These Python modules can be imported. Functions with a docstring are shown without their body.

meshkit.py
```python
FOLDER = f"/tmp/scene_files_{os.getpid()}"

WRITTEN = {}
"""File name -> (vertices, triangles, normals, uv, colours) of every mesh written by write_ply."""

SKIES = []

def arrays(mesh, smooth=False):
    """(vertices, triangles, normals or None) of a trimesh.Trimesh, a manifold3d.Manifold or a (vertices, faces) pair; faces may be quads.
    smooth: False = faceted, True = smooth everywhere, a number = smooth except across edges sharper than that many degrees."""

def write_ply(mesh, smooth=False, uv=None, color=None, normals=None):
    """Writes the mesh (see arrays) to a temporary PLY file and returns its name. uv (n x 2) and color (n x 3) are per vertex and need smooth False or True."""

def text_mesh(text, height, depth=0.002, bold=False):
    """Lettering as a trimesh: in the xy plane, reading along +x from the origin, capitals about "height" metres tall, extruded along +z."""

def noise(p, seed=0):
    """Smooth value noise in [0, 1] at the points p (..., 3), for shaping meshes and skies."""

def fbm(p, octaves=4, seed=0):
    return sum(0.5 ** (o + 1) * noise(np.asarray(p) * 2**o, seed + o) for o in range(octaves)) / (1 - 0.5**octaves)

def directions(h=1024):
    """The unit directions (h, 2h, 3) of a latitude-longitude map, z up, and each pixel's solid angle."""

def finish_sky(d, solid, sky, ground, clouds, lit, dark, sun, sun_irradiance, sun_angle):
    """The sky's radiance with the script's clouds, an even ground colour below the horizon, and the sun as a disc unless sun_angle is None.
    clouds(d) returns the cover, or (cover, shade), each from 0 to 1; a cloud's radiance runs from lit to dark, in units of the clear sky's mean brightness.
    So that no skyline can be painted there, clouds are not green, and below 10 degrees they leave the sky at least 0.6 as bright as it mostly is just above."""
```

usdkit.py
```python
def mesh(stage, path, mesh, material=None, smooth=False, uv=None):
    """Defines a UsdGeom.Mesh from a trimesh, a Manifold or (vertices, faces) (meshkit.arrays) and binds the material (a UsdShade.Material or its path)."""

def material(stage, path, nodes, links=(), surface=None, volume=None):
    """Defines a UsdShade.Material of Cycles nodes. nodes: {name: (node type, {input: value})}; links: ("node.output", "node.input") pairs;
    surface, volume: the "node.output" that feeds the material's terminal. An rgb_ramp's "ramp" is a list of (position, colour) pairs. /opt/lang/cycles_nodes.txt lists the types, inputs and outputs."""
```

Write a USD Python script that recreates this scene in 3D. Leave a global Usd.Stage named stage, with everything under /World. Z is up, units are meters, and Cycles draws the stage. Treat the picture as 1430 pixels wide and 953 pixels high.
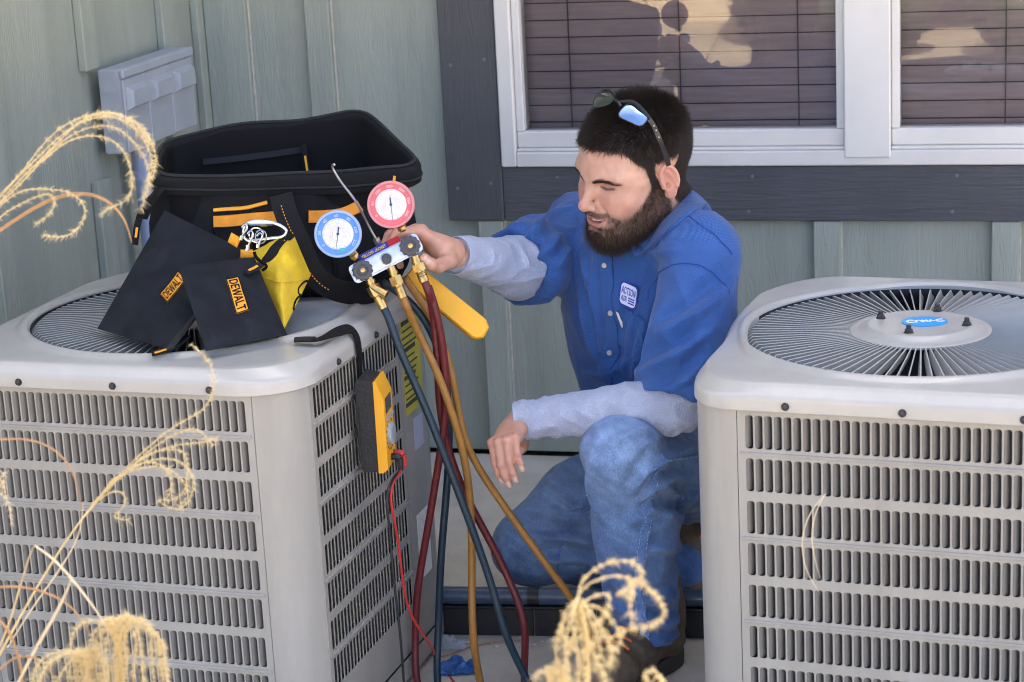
import math, random
import numpy as np, trimesh, usdkit, meshkit
from shapely.geometry import Polygon, Point, box as sbox
from shapely import affinity
from scipy.spatial import cKDTree
from pxr import Usd, UsdGeom, UsdLux, UsdShade, Gf, Sdf, Vt

stage = Usd.Stage.CreateInMemory()
UsdGeom.SetStageUpAxis(stage, UsdGeom.Tokens.z)
UsdGeom.SetStageMetersPerUnit(stage, 1.0)
UsdGeom.Xform.Define(stage, '/World'); UsdGeom.Scope.Define(stage, '/World/Looks')

# ---------------------------------------------------------------- camera
IW, IH, FPX = 1430.0, 953.0, 2902.9          # the photograph's pixels and its focal length in them
PITCH, ROLL, CAMH = 0.2612, -0.0522, 1.57
_cp, _sp, _cr, _sr = math.cos(PITCH), math.sin(PITCH), math.cos(ROLL), math.sin(ROLL)
_fw, _rt, _up = np.array([0, _cp, -_sp]), np.array([1.0, 0, 0]), np.array([0, _sp, _cp])
CR = np.stack([_cr*_rt + _sr*_up, -_sr*_rt + _cr*_up, _fw]); CC = np.array([0, 0, CAMH])
cam = UsdGeom.Camera.Define(stage, '/World/camera')
_m = Gf.Matrix4d(1.0)
for i in range(3):
    _m.SetRow(i, Gf.Vec4d(*[float(v) for v in (CR[i] if i < 2 else -CR[2])], 0))
_m.SetRow(3, Gf.Vec4d(0, 0, CAMH, 1))
cam.AddTransformOp().Set(_m)
cam.CreateHorizontalApertureAttr(22.2); cam.CreateVerticalApertureAttr(22.2*IH/IW)
cam.CreateFocalLengthAttr(22.2*FPX/IW)
cam.CreateClippingRangeAttr(Gf.Vec2f(0.05, 500))
cam.CreateFStopAttr(6.3); cam.CreateFocusDistanceAttr(3.6)
EXPOSURE = 3.0
cam.CreateExposureAttr(EXPOSURE)

# ---------------------------------------------------------------- sky and sun (the sun stands behind the house: the whole scene is in its shade)
SUN_EL, SUN_AZ = math.radians(48), math.radians(25)      # azimuth = atan2(x, y)
usdkit.material(stage, '/World/Looks/sky_look', {
    's': ('sky_texture', {'sky_type': 'single_scattering', 'sun_disc': False, 'sun_elevation': SUN_EL, 'sun_rotation': SUN_AZ,
                          'air_density': 0.55, 'aerosol_density': 6.0, 'ozone_density': 0.6}),
    'b': ('background_shader', {'strength': 0.11})}, [('s.color', 'b.color')], surface='b.background')
dome = UsdLux.DomeLight.Define(stage, '/World/sky'); dome.CreateIntensityAttr(1.0)
UsdShade.MaterialBindingAPI.Apply(dome.GetPrim()).Bind(UsdShade.Material.Get(stage, '/World/Looks/sky_look'))
dome.GetPrim().SetCustomDataByKey('kind', 'structure')
sun = UsdLux.DistantLight.Define(stage, '/World/sun')
sun.CreateNormalizeAttr(True); sun.CreateIntensityAttr(1.0); sun.CreateAngleAttr(0.5); sun.CreateColorAttr(Gf.Vec3f(1.0, 0.93, 0.82))
sun.AddRotateZOp().Set(-math.degrees(SUN_AZ)); sun.AddRotateXOp().Set(-(90 - math.degrees(SUN_EL)) )

# ---------------------------------------------------------------- helpers
def at(px, py, Y):
    """the point of the photograph's ray through (px, py) that stands Y metres in front of the camera"""
    d = np.array([(px-IW/2)/FPX, -(py-IH/2)/FPX, 1.0]) @ CR
    return CC + d/d[1]*Y
def atz(px, py, z):
    d = np.array([(px-IW/2)/FPX, -(py-IH/2)/FPX, 1.0]) @ CR
    return CC + d*((z-CAMH)/d[2])
def plane_hit(px, py, n, d0):
    d = np.array([(px-IW/2)/FPX, -(py-IH/2)/FPX, 1.0]) @ CR
    return CC + d*((d0 - n@CC)/(n@d))

_used = {}
def numbered(parent, name):
    k = (parent, name); n = _used.get(k, 0); _used[k] = n+1
    return f'{parent}/{name}' + (f'_{n:03d}' if n else '')
def path_of(p):
    return '/World' if p is None else str(p.GetPath())
def tag(p, label=None, cat=None, group=None, kind=None):
    p = p.GetPrim() if hasattr(p, 'GetPrim') else p
    for k, v in (('label', label), ('category', cat), ('group', group), ('kind', kind)):
        if v: p.SetCustomDataByKey(k, v)
    return p
def thing(name, label, cat, loc=(0, 0, 0), rotz=0.0, group=None):
    x = UsdGeom.Xform.Define(stage, numbered('/World', name))
    x.AddTranslateOp().Set(Gf.Vec3d(*[float(v) for v in loc]))
    if rotz: x.AddRotateZOp().Set(math.degrees(rotz))
    return tag(x, label, cat, group)
_mats = {}
def obj(name, mesh, mat, parent=None, smooth=35, label=None, kind=None, color=None):
    p = numbered(path_of(parent), name)
    m = usdkit.mesh(stage, p, mesh, _mats[mat], smooth=smooth)
    if color is not None:
        pv = UsdGeom.PrimvarsAPI(m).CreatePrimvar('tint', Sdf.ValueTypeNames.Float3Array, 'vertex')
        pv.Set(Vt.Vec3fArray.FromNumpy(np.asarray(color, np.float32)))
    return tag(m, label, kind=kind)
def curves(name, strands, width, mat, parent=None, tipw=0.3, label=None, kind=None):
    """strands: list of (n,3) arrays, or an (S,n,3) array"""
    c = UsdGeom.BasisCurves.Define(stage, numbered(path_of(parent), name))
    c.CreateTypeAttr('linear')
    cnt = [len(s) for s in strands]; pts = np.concatenate([np.asarray(s) for s in strands])
    c.CreateCurveVertexCountsAttr(Vt.IntArray.FromNumpy(np.array(cnt, np.int32)))
    c.CreatePointsAttr(Vt.Vec3fArray.FromNumpy(pts.astype(np.float32)))
    w = np.concatenate([width*(1-(1-tipw)*np.linspace(0, 1, n)**1.5) for n in cnt])
    c.CreateWidthsAttr(Vt.FloatArray.FromNumpy(w.astype(np.float32))); c.SetWidthsInterpolation('vertex')
    UsdShade.MaterialBindingAPI.Apply(c.GetPrim()).Bind(_mats[mat])
    return tag(c, label, kind=kind)

def M(name, base, rough=0.5, var=0.0, vscale=12.0, bump=0.0, bscale=300.0, stretch=None, extra=None, detail=3.0, base2=None, **p):
    """principled with a noise-varied colour and a fine noise bump"""
    base = np.array(base, float)
    pr = {'base_color': base, 'roughness': rough}; pr.update(p)
    nodes = {'g': ('geometry', {}), 'p': ('principled_bsdf', pr)}; links = []
    src = 'g.position'
    if stretch is not None:
        nodes['mp'] = ('mapping', {'scale': stretch}); links.append(('g.position', 'mp.vector')); src = 'mp.vector'
    if var or base2 is not None:
        b2 = np.array(base2, float) if base2 is not None else base*(1+var)
        b1 = base if base2 is not None else base*(1-var)
        nodes['n'] = ('noise_texture', {'scale': vscale, 'detail': detail, 'roughness': 0.6})
        nodes['r'] = ('rgb_ramp', {'ramp': [(0.3, b1), (0.7, b2)]})
        links += [(src, 'n.vector'), ('n.fac', 'r.fac'), ('r.color', 'p.base_color')]
    if bump:
        nodes['bn'] = ('noise_texture', {'scale': bscale, 'detail': 3.0, 'roughness': 0.6})
        nodes['bb'] = ('bump', {'strength': 1.0, 'distance': bump})
        links += [(src, 'bn.vector'), ('bn.fac', 'bb.height'), ('bb.normal', 'p.normal')]
    if extra: extra(nodes, links)
    _mats[name] = usdkit.material(stage, f'/World/Looks/{name}', nodes, links, surface='p.BSDF')

cat = trimesh.util.concatenate
def T(v, f):
    f = np.asarray(f)
    if f.shape[1] == 4: f = np.vstack([f[:, [0, 1, 2]], f[:, [0, 2, 3]]])
    return trimesh.Trimesh(np.asarray(v, float), f, process=False)
def box(c, s, rz=0.0):
    m = trimesh.creation.box(s)
    if rz: m.apply_transform(trimesh.transformations.rotation_matrix(rz, [0, 0, 1]))
    m.apply_translation(c); return m
def cbox(x0, x1, y0, y1, z0, z1, ch=0.0):
    """a box between bounds, its edges chamfered by ch"""
    if ch <= 0: return box(((x0+x1)/2, (y0+y1)/2, (z0+z1)/2), (x1-x0, y1-y0, z1-z0))
    pts = []
    for x, sx in ((x0, 1), (x1, -1)):
        for y, sy in ((y0, 1), (y1, -1)):
            for z, sz in ((z0, 1), (z1, -1)):
                pts += [(x+sx*ch, y+sy*ch, z), (x+sx*ch, y, z+sz*ch), (x, y+sy*ch, z+sz*ch)]
    return trimesh.convex.convex_hull(np.array(pts))
def loft(rings, closed=True, cap0=False, cap1=False):
    rings = [np.asarray(r, float) for r in rings]; n = len(rings[0]); V = np.concatenate(rings); F = []
    i = np.arange(n if closed else n-1); j = (i+1) % n
    for k in range(len(rings)-1):
        F.append(np.stack([k*n+i, k*n+j, (k+1)*n+j, (k+1)*n+i], 1))
    F = np.concatenate(F); tri = np.vstack([F[:, [0, 1, 2]], F[:, [0, 2, 3]]])
    if cap0:
        V = np.vstack([V, rings[0].mean(0)]); tri = np.vstack([tri, np.stack([j, i, np.full(n, len(V)-1)], 1)])
    if cap1:
        V = np.vstack([V, rings[-1].mean(0)]); b = (len(rings)-1)*n
        tri = np.vstack([tri, np.stack([b+i, b+j, np.full(n, len(V)-1)], 1)])
    return trimesh.Trimesh(V, tri, process=False)
def spline(P, n=40, closed=False):
    from scipy.interpolate import CubicSpline
    P = np.asarray(P, float)
    P = P[np.r_[True, np.linalg.norm(np.diff(P, axis=0), axis=1) > 1e-7]]
    if closed: P = np.vstack([P, P[:1]])
    t = np.r_[0, np.cumsum(np.sqrt(np.linalg.norm(np.diff(P, axis=0), axis=1)))]
    return CubicSpline(t, P, bc_type='periodic' if closed else 'natural')(np.linspace(0, t[-1], n, endpoint=not closed))
def tube(P, r, k=10, caps=True):
    P = np.asarray(P, float); n = len(P); r = np.broadcast_to(r, n)
    t = np.gradient(P, axis=0); t /= np.linalg.norm(t, axis=1, keepdims=True)+1e-12
    a = np.array([0, 0, 1.0]) if abs(t[0, 2]) < 0.9 else np.array([1.0, 0, 0])
    rings = []; u = np.cross(t[0], a); u /= np.linalg.norm(u)
    th = np.linspace(0, 2*np.pi, k, endpoint=False)
    for i in range(n):
        u = u - t[i]*(u@t[i]); u /= np.linalg.norm(u)+1e-12; v = np.cross(t[i], u)
        rings.append(P[i] + r[i]*(np.cos(th)[:, None]*u + np.sin(th)[:, None]*v))
    return loft(rings, True, caps, caps)
def lathe(prof, k=40):
    """prof: (r, z) from bottom to top, about z"""
    th = np.linspace(0, 2*np.pi, k, endpoint=False)
    return loft([np.stack([r*np.cos(th), r*np.sin(th), np.full(k, z)], 1) for r, z in prof])
def frame_to(m, X, Yv, Zv, o):
    """puts a mesh whose axes are x, y, z at o with axes X, Y, Z"""
    Tm = np.eye(4); Tm[:3, 0], Tm[:3, 1], Tm[:3, 2], Tm[:3, 3] = X, Yv, Zv, o
    m = m.copy(); m.apply_transform(Tm); return m
def unit(v):
    v = np.asarray(v, float); return v/np.linalg.norm(v)
def fix(m):
    m.merge_vertices(); trimesh.repair.fix_normals(m); return m
def extrude(poly, h):
    ms = [trimesh.creation.extrude_polygon(g, h, engine='earcut') for g in getattr(poly, 'geoms', [poly])]
    return cat(ms)
def rrect(x0, x1, y0, y1, r, res=4):
    return sbox(x0+r, y0+r, x1-r, y1-r).buffer(r, quad_segs=res)
# ---------------------------------------------------------------- materials of the setting
def grain(nodes, links):
    nodes.update({'mg': ('mapping', {'scale': (38.0, 38.0, 3.0)}),
                  'ng': ('noise_texture', {'scale': 1.0, 'detail': 4.0, 'roughness': 0.6, 'distortion': 1.2}),
                  'wg': ('math', {'math_type': 'pingpong', 'value2': 0.09}),
                  'bg': ('bump', {'strength': 0.55, 'distance': 0.012})})
    links += [('g.position', 'mg.vector'), ('mg.vector', 'ng.vector'), ('ng.fac', 'wg.value1'), ('wg.value', 'bg.height'), ('bg.normal', 'p.normal')]
def grain_h(nodes, links):
    nodes.update({'mg': ('mapping', {'scale': (7.0, 7.0, 110.0)}),
                  'ng': ('noise_texture', {'scale': 1.0, 'detail': 4.0, 'roughness': 0.6, 'distortion': 0.8}),
                  'bg': ('bump', {'strength': 0.8, 'distance': 0.006})})
    links += [('g.position', 'mg.vector'), ('mg.vector', 'ng.vector'), ('ng.fac', 'bg.height'), ('bg.normal', 'p.normal')]
M('siding_paint', (0.385, 0.415, 0.350), 0.55, base2=(0.295, 0.322, 0.268), vscale=1.0, stretch=(9, 9, 0.9), detail=6.0, extra=grain)
M('trim_paint', (0.085, 0.085, 0.090), 0.55, var=0.12, vscale=4.0, extra=grain_h)
M('trim_paint_upright', (0.085, 0.083, 0.086), 0.55, var=0.12, vscale=4.0, extra=grain)
M('caulk', (0.50, 0.46, 0.37), 0.7, var=0.2, vscale=60)
M('vinyl_white', (0.73, 0.69, 0.63), 0.38, var=0.05, vscale=6)
M('blind_wood', (0.43, 0.325, 0.325), 0.45, var=0.12, vscale=9, stretch=(1, 1, 12))
M('blind_cord', (0.12, 0.09, 0.08), 0.8)
M('room_dark', (0.05, 0.045, 0.04), 0.9)
M('roofing', (0.09, 0.085, 0.08), 0.9)
M('grey_box_paint', (0.38, 0.405, 0.43), 0.42, var=0.06, vscale=15, bump=0.0006, bscale=90)
M('conduit_grey', (0.30, 0.36, 0.52), 0.4, var=0.1)
M('concrete', (0.60, 0.545, 0.455), 0.85, base2=(0.40, 0.36, 0.295), vscale=5.0, bump=0.002, bscale=140, detail=8.0)
M('dry_ground', (0.42, 0.345, 0.23), 0.95, base2=(0.30, 0.24, 0.15), vscale=1.4, bump=0.02, bscale=20, detail=8.0)
M('black_plastic', (0.012, 0.013, 0.016), 0.45, var=0.3, vscale=10, bump=0.001, bscale=60)
M('edging_bead', (0.05, 0.075, 0.12), 0.28, var=0.3, vscale=12)
_mats['window_glass'] = usdkit.material(stage, '/World/Looks/window_glass', {
    'f': ('fresnel', {'IOR': 1.5}), 'k': ('math', {'math_type': 'multiply', 'value2': 1.7, 'use_clamp': True}), 't': ('transparent_bsdf', {'color': (0.90, 0.93, 0.92)}),
    'gl': ('glossy_bsdf', {'color': (1, 1, 1), 'roughness': 0.0}), 'm': ('mix_closure', {})},
    [('f.fac', 'k.value1'), ('k.value', 'm.fac'), ('t.BSDF', 'm.closure1'), ('gl.BSDF', 'm.closure2')], surface='m.closure')

# ---------------------------------------------------------------- ground
obj('ground', T([(-150, -150, -0.02), (150, -150, -0.02), (150, 150, -0.02), (-150, 150, -0.02)], [[0, 1, 2, 3]]), 'dry_ground', kind='structure', smooth=False)
WA = math.radians(-15.0)
WU = np.array([math.cos(WA), math.sin(WA), 0]); WN = np.array([-math.sin(WA), math.cos(WA), 0])   # along the wall, into the wall
WD = float(WN @ atz(735, 634, 0.0))
ZV = np.array([0, 0, 1.0])
def W(u, out, z):
    """a point by the back wall: u along it, out in front of it"""
    u, out, z = np.broadcast_arrays(*[np.asarray(q, float) for q in (u, out, z)])
    return u[..., None]*WU + (WD-out)[..., None]*WN + z[..., None]*ZV
def wu(px, py):
    return float(plane_hit(px, py, WN, WD) @ WU)
def wmesh(m):
    """a mesh given as (u, out, z) to the world"""
    v = np.array(m.vertices); m = m.copy(); m.vertices = W(v[:, 0], v[:, 1], v[:, 2]); m.faces = m.faces[:, ::-1]; return m
def wbox(u0, u1, o0, o1, z0, z1, ch=0.0):
    return wmesh(cbox(u0, u1, o0, o1, z0, z1, ch))
UC = wu(283, 80)                      # the inner corner
pad = [W(UC-1.4, 0.01, 0), W(2.2, 0.01, 0), W(2.2, 3.0, 0), W(UC-1.4, 3.0, 0)]
obj('concrete_slab', T([(p[0], p[1], z) for z in (-0.1, 0.0) for p in pad], [[4, 7, 6, 5][::-1], [0, 4, 5, 1][::-1], [1, 5, 6, 2][::-1], [2, 6, 7, 3][::-1], [3, 7, 4, 0][::-1]]), 'concrete', kind='structure', smooth=False)

# ---------------------------------------------------------------- house
HH = 4.6
house = thing('house', 'sage green board-and-batten house with dark window trim', 'house')
ZB = 0.009
WL, WR = wu(698, 100), 1.25           # window opening
WZ0, WZ1 = 0.711, 1.75
TL, TB = wu(622, 150), 0.583          # outer edges of the dark trim
def siding(u0, u1, z0, z1):
    obj('siding_panel', wbox(u0, u1, -0.02, 0.0, z0, z1), 'siding_paint', house)
bat = [wu(1137, 310) + k*0.394 for k in range(-4, 6)]
bw = 0.060
edges = [UC] + [b+bw/2 for b in bat] + [2.6]
for a, b in zip(edges[:-1], edges[1:]):
    a_, b_ = a+0.0006, b-0.0006
    lo, hi = max(a_, WL-0.0), min(b_, WR)
    if hi <= lo: siding(a_, b_, ZB, HH)
    else:
        if a_ < WL: siding(a_, WL, ZB, HH)
        if b_ > WR: siding(WR, b_, ZB, HH)
        siding(lo, hi, ZB, WZ0-0.002); siding(lo, hi, WZ1, HH)
for b in bat:
    if b > TL-0.07 and b < WR+0.1:
        obj('batten', wbox(b, b+bw, 0.0005, 0.019, ZB-0.004, TB-0.0015, 0.002), 'siding_paint', house)
    else:
        obj('batten', wbox(b, b+bw, 0.0005, 0.019, ZB-0.004, HH, 0.002), 'siding_paint', house)
    obj('caulk_line', wmesh(tube([(b+bw+0.001, 0.001, z) for z in np.linspace(ZB, TB-0.004 if (b > TL-0.07 and b < WR+0.1) else HH, 12)], 0.0028, 6)), 'caulk', house)
CB = wu(345, 0)
obj('corner_board', wbox(UC+0.02, CB, 0.0005, 0.019, ZB, HH, 0.002), 'siding_paint', house)
obj('caulk_line', wmesh(tube([(CB+0.001, 0.001, z) for z in np.linspace(ZB, HH, 12)], 0.003, 6)), 'caulk', house)
# dark trim boards round the window
TW = WL-TL
obj('trim_board', wbox(TL, WL-0.002, 0.0005, 0.024, TB, 1.95, 0.002), 'trim_paint_upright', house)
obj('trim_board', wbox(WL-0.001, WR+TW, 0.0005, 0.022, TB, WZ0-0.0015, 0.002), 'trim_paint', house)
obj('trim_board', wbox(WL-0.001, WR+TW, 0.0005, 0.022, WZ1+0.002, 1.95, 0.002), 'trim_paint', house)
obj('trim_board', wbox(WR+0.002, WR+TW, 0.0005, 0.0235, WZ0, WZ1, 0.002), 'trim_paint_upright', house)
def nail(u, out, z):
    return wmesh(frame_to(lathe([(0.0042, 0.0), (0.0042, 0.0005), (0.0030, 0.0009), (0.0001, 0.0009)], 10), (1, 0, 0), (0, 0, 1), (0, 1, 0), (u, out, z)))
M('nail_paint', (0.16, 0.165, 0.17), 0.5)
for z_ in (0.66, 0.95, 1.25, 1.55): obj('nail', nail(TL+0.025, 0.0240, z_), 'nail_paint', house); obj('nail', nail(WL-0.03, 0.0240, z_+0.012), 'nail_paint', house)
for u_ in np.linspace(WL+0.12, WR-0.1, 6):
    obj('nail', nail(u_, 0.0220, TB+0.022), 'nail_paint', house); obj('nail', nail(u_+0.01, 0.0220, WZ0-0.025), 'nail_paint', house)
for b_ in bat[2:]:
    for z_ in (0.14, 0.36, 0.53): obj('nail', nail(b_+0.030, 0.0190, z_), 'siding_paint', house)
# window
win = obj('window', cat([wbox(WL, WL+0.036, -0.05, 0.030, WZ0, WZ1, 0.003), wbox(WR-0.036, WR, -0.05, 0.030, WZ0, WZ1, 0.003),
                         wbox(WL+0.0362, WR-0.0362, -0.05, 0.0295, WZ0, WZ0+0.034, 0.003), wbox(WL+0.0362, WR-0.0362, -0.05, 0.0295, WZ1-0.034, WZ1, 0.003)]), 'vinyl_white', house)
MU0, MU1 = wu(1180, 100), wu(1245, 100)
obj('mullion', wbox(MU0, MU1, -0.05, 0.034, WZ0+0.018, WZ1-0.034, 0.003), 'vinyl_white', win)
for a, b in ((WL+0.0365, MU0-0.0005), (MU1+0.0005, WR-0.0365)):
    zb = WZ0+0.0345
    obj('sash', cat([wbox(a, b, -0.045, 0.014, zb+0.008, zb+0.046, 0.003), wbox(a, b, -0.045, 0.014, WZ1-0.074, WZ1-0.0345, 0.003),
                     wbox(a, a+0.018, -0.045, 0.0135, zb+0.0465, WZ1-0.075, 0.002), wbox(b-0.018, b, -0.045, 0.0135, zb+0.0465, WZ1-0.075, 0.002)]), 'vinyl_white', win)
    obj('sill_track', wbox(a, b, -0.04, 0.020, WZ0+0.0345, zb+0.0075, 0.002), 'vinyl_white', win)
    q = [W(a+0.017, -0.012, zb+0.045), W(b-0.017, -0.012, zb+0.045), W(b-0.017, -0.012, WZ1-0.074), W(a+0.017, -0.012, WZ1-0.074)]
    obj('pane', T(q, [[0, 1, 2, 3]]), 'window_glass', win, smooth=False)
# blinds behind the glass
for i, (a, b, lab) in enumerate(((WL+0.04, MU0-0.004, 'dark brown slatted blind behind the wide left window pane'), (MU1+0.004, WR-0.04, 'dark brown slatted blind behind the right window pane beyond the mullion'))):
    bl = thing('window_blind', lab, 'blind')
    for k in range(26):
        z = WZ0+0.052+0.0395*k
        if z > WZ1-0.05: break
        s = np.array([(-0.062, 0.0), (-0.0575, 0.021), (-0.050, 0.043)])
        rings = [W(uu, s[:, 0] + 0.0, z + s[:, 1]*0.90) for uu in (a, b)] + [W(uu, s[:, 0]-0.003, z+s[:, 1]*0.90) for uu in (b, a)] 
        m = loft([rings[0], rings[1], rings[2], rings[3], rings[0]], closed=False)
        obj('slat', fix(m), 'blind_wood', bl)
    for f_ in (0.155, 0.5, 0.86):
        uu = a + (b-a)*f_
        obj('cord', wmesh(tube([(uu, -0.046, z) for z in (WZ0+0.05, WZ1-0.05)], 0.0016, 6)), 'blind_cord', bl)
# left wing of the house: its wall comes forward from the corner
def LWp(h, out, z):
    h, out, z = np.broadcast_arrays(*[np.asarray(q, float) for q in (h, out, z)])
    return (UC+out)[..., None]*WU + (WD-h)[..., None]*WN + z[..., None]*ZV
def lbox(h0, h1, o0, o1, z0, z1, ch=0.0):
    m = cbox(h0, h1, o0, o1, z0, z1, ch); v = np.array(m.vertices); m.vertices = LWp(v[:, 0], v[:, 1], v[:, 2]); return m
lb = [0.192, 0.600, 1.055, 1.46]
le = [0.0] + [x+0.03 for x in lb] + [1.9]
for a, b in zip(le[:-1], le[1:]):
    obj('siding_panel', lbox(a+0.0006, b-0.0006, -0.02, 0.0, ZB, HH), 'siding_paint', house)
for b in lb:
    z0 = 1.035 if b == 0.600 else ZB-0.004
    obj('batten', lbox(b, b+0.062, 0.0005, 0.019, z0, HH, 0.002), 'siding_paint', house)
    if b == 0.600: obj('batten', lbox(b, b+0.062, 0.0005, 0.019, ZB-0.004, 0.80, 0.002), 'siding_paint', house)
    m = tube([(b-0.001, 0.001, z) for z in np.linspace(z0, HH, 10)], 0.003, 6); v = np.array(m.vertices); m.vertices = LWp(v[:, 0], v[:, 1], v[:, 2]); obj('caulk_line', m, 'caulk', house)
obj('corner_board', lbox(0.0005, 0.055, 0.0005, 0.019, ZB, HH, 0.002), 'siding_paint', house)
# the body of the house behind the walls, and its roof
obj('inner_wall', cat([wbox(UC-1.8, 2.6, -3.5, -3.45, ZB, HH), wbox(2.57, 2.6, -3.4, -0.03, ZB, HH), wbox(UC-0.05, -0.5, -1.0, -0.95, ZB, HH-0.1), wbox(-0.5, 2.5, -1.0, -0.95, ZB, HH-0.1), wbox(UC-0.03, 2.5, -0.9, -0.025, ZB-0.01, ZB+0.02), wbox(UC-0.03, 2.5, -0.9, -0.025, 2.4, 2.42),
     lbox(1.87, 1.9, -1.8, -0.025, ZB, HH), lbox(-3.4, 1.86, -1.83, -1.8, ZB, HH)]), 'room_dark', house)
ov = 0.06
obj('roof', cat([wbox(UC-2.0, 2.8, -3.7, ov, HH+0.002, HH+0.22), lbox(ov+0.002, 2.2, -2.0, ov, HH+0.002, HH+0.215), wbox(UC-0.5, 2.8, -3.0, -1.0, HH+0.222, HH+0.9)]), 'roofing', house)

# grey enclosure on the left wall
ub = thing('utility_box', 'grey painted outdoor service box with three hooded covers on the left wall', 'service box')
def lmesh(m):
    v = np.array(m.vertices); m = m.copy(); m.vertices = LWp(v[:, 0], v[:, 1], v[:, 2]); return m
_pb = UC+0.070; h0, h1 = [float(WD-plane_hit(x_, y_, WU, _pb)@WN) for x_, y_ in ((269, 120), (168, 120))]; b0, b1 = [float(plane_hit(x_, y_, WU, _pb)[2]) for x_, y_ in ((178, 216), (165, 98))]
obj('back_box', lbox(h0, h1, 0.0196, 0.070, b0, b1, 0.004), 'grey_box_paint', ub)
obj('top_flange', lbox(h0-0.001, h1+0.001, 0.0702, 0.079, b1-0.020, b1-0.0002, 0.003), 'grey_box_paint', ub)
def endmesh(poly, th):                     # a flat piece on the end of the box that faces the camera: poly in (out, z)
    m = extrude(poly, th); v = np.array(m.vertices); m.vertices = LWp(h1+0.0004+v[:, 2], v[:, 0], v[:, 1]); return fix(m)
obj('side_cover', endmesh(rrect(0.0225, 0.0675, b0+0.003, b1-0.003, 0.006), 0.0015), 'grey_box_paint', ub)
def endmesh2(poly, th):
    m = endmesh(poly, th); m.apply_translation(-WN*0.0019); return m
obj('knockout_tab', endmesh2(sbox(0.026, b1-0.036, 0.064, b1-0.004).union(affinity.scale(Point(0.045, b1-0.036).buffer(0.019), 1, 0.8)), 0.0022), 'grey_box_paint', ub)
obj('knockout', endmesh2(Point(0.045, b0+0.040).buffer(0.013).difference(Point(0.045, b0+0.040).buffer(0.0108)), 0.0012), 'grey_box_paint', ub)
cw_ = (h1-h0-0.004)/3
for k in range(3):
    b = h1-0.002-cw_*k; a = b-cw_+0.0025
    cv = obj('cover', lbox(a, b, 0.0702, 0.0755, b0+0.003, b1-0.0215, 0.002), 'grey_box_paint', ub)
    hood = trimesh.convex.convex_hull(np.array([(x, 0.0755, z) for x, z in ((a+0.010, b1-0.038), (b-0.010, b1-0.038), (a+0.010, b1-0.088), (b-0.010, b1-0.088))] +
        [(x, 0.090, z) for x, z in ((a+0.020, b1-0.048), (b-0.020, b1-0.048), (a+0.018, b1-0.081), (b-0.018, b1-0.081))]))
    obj('hood', lmesh(hood), 'grey_box_paint', cv, smooth=False)
cp = thing('conduit', 'blue-grey plastic conduit running down from the service box', 'conduit')
hc, oc = float(WD-plane_hit(203, 285, WU, UC+0.045)@WN), 0.045
obj('pipe', lmesh(tube([(hc, oc, z) for z in np.linspace(0.02, b0-0.004, 8)], 0.0165, 16)), 'conduit_grey', cp)
obj('coupling', lmesh(tube([(hc, oc, z) for z in (b0-0.075, b0-0.003)], 0.021, 16)), 'conduit_grey', cp)
obj('pipe_clip', lmesh(tube([(hc, oc, z) for z in (0.45, 0.475)], 0.0185, 16)), 'grey_box_paint', cp)

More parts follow.
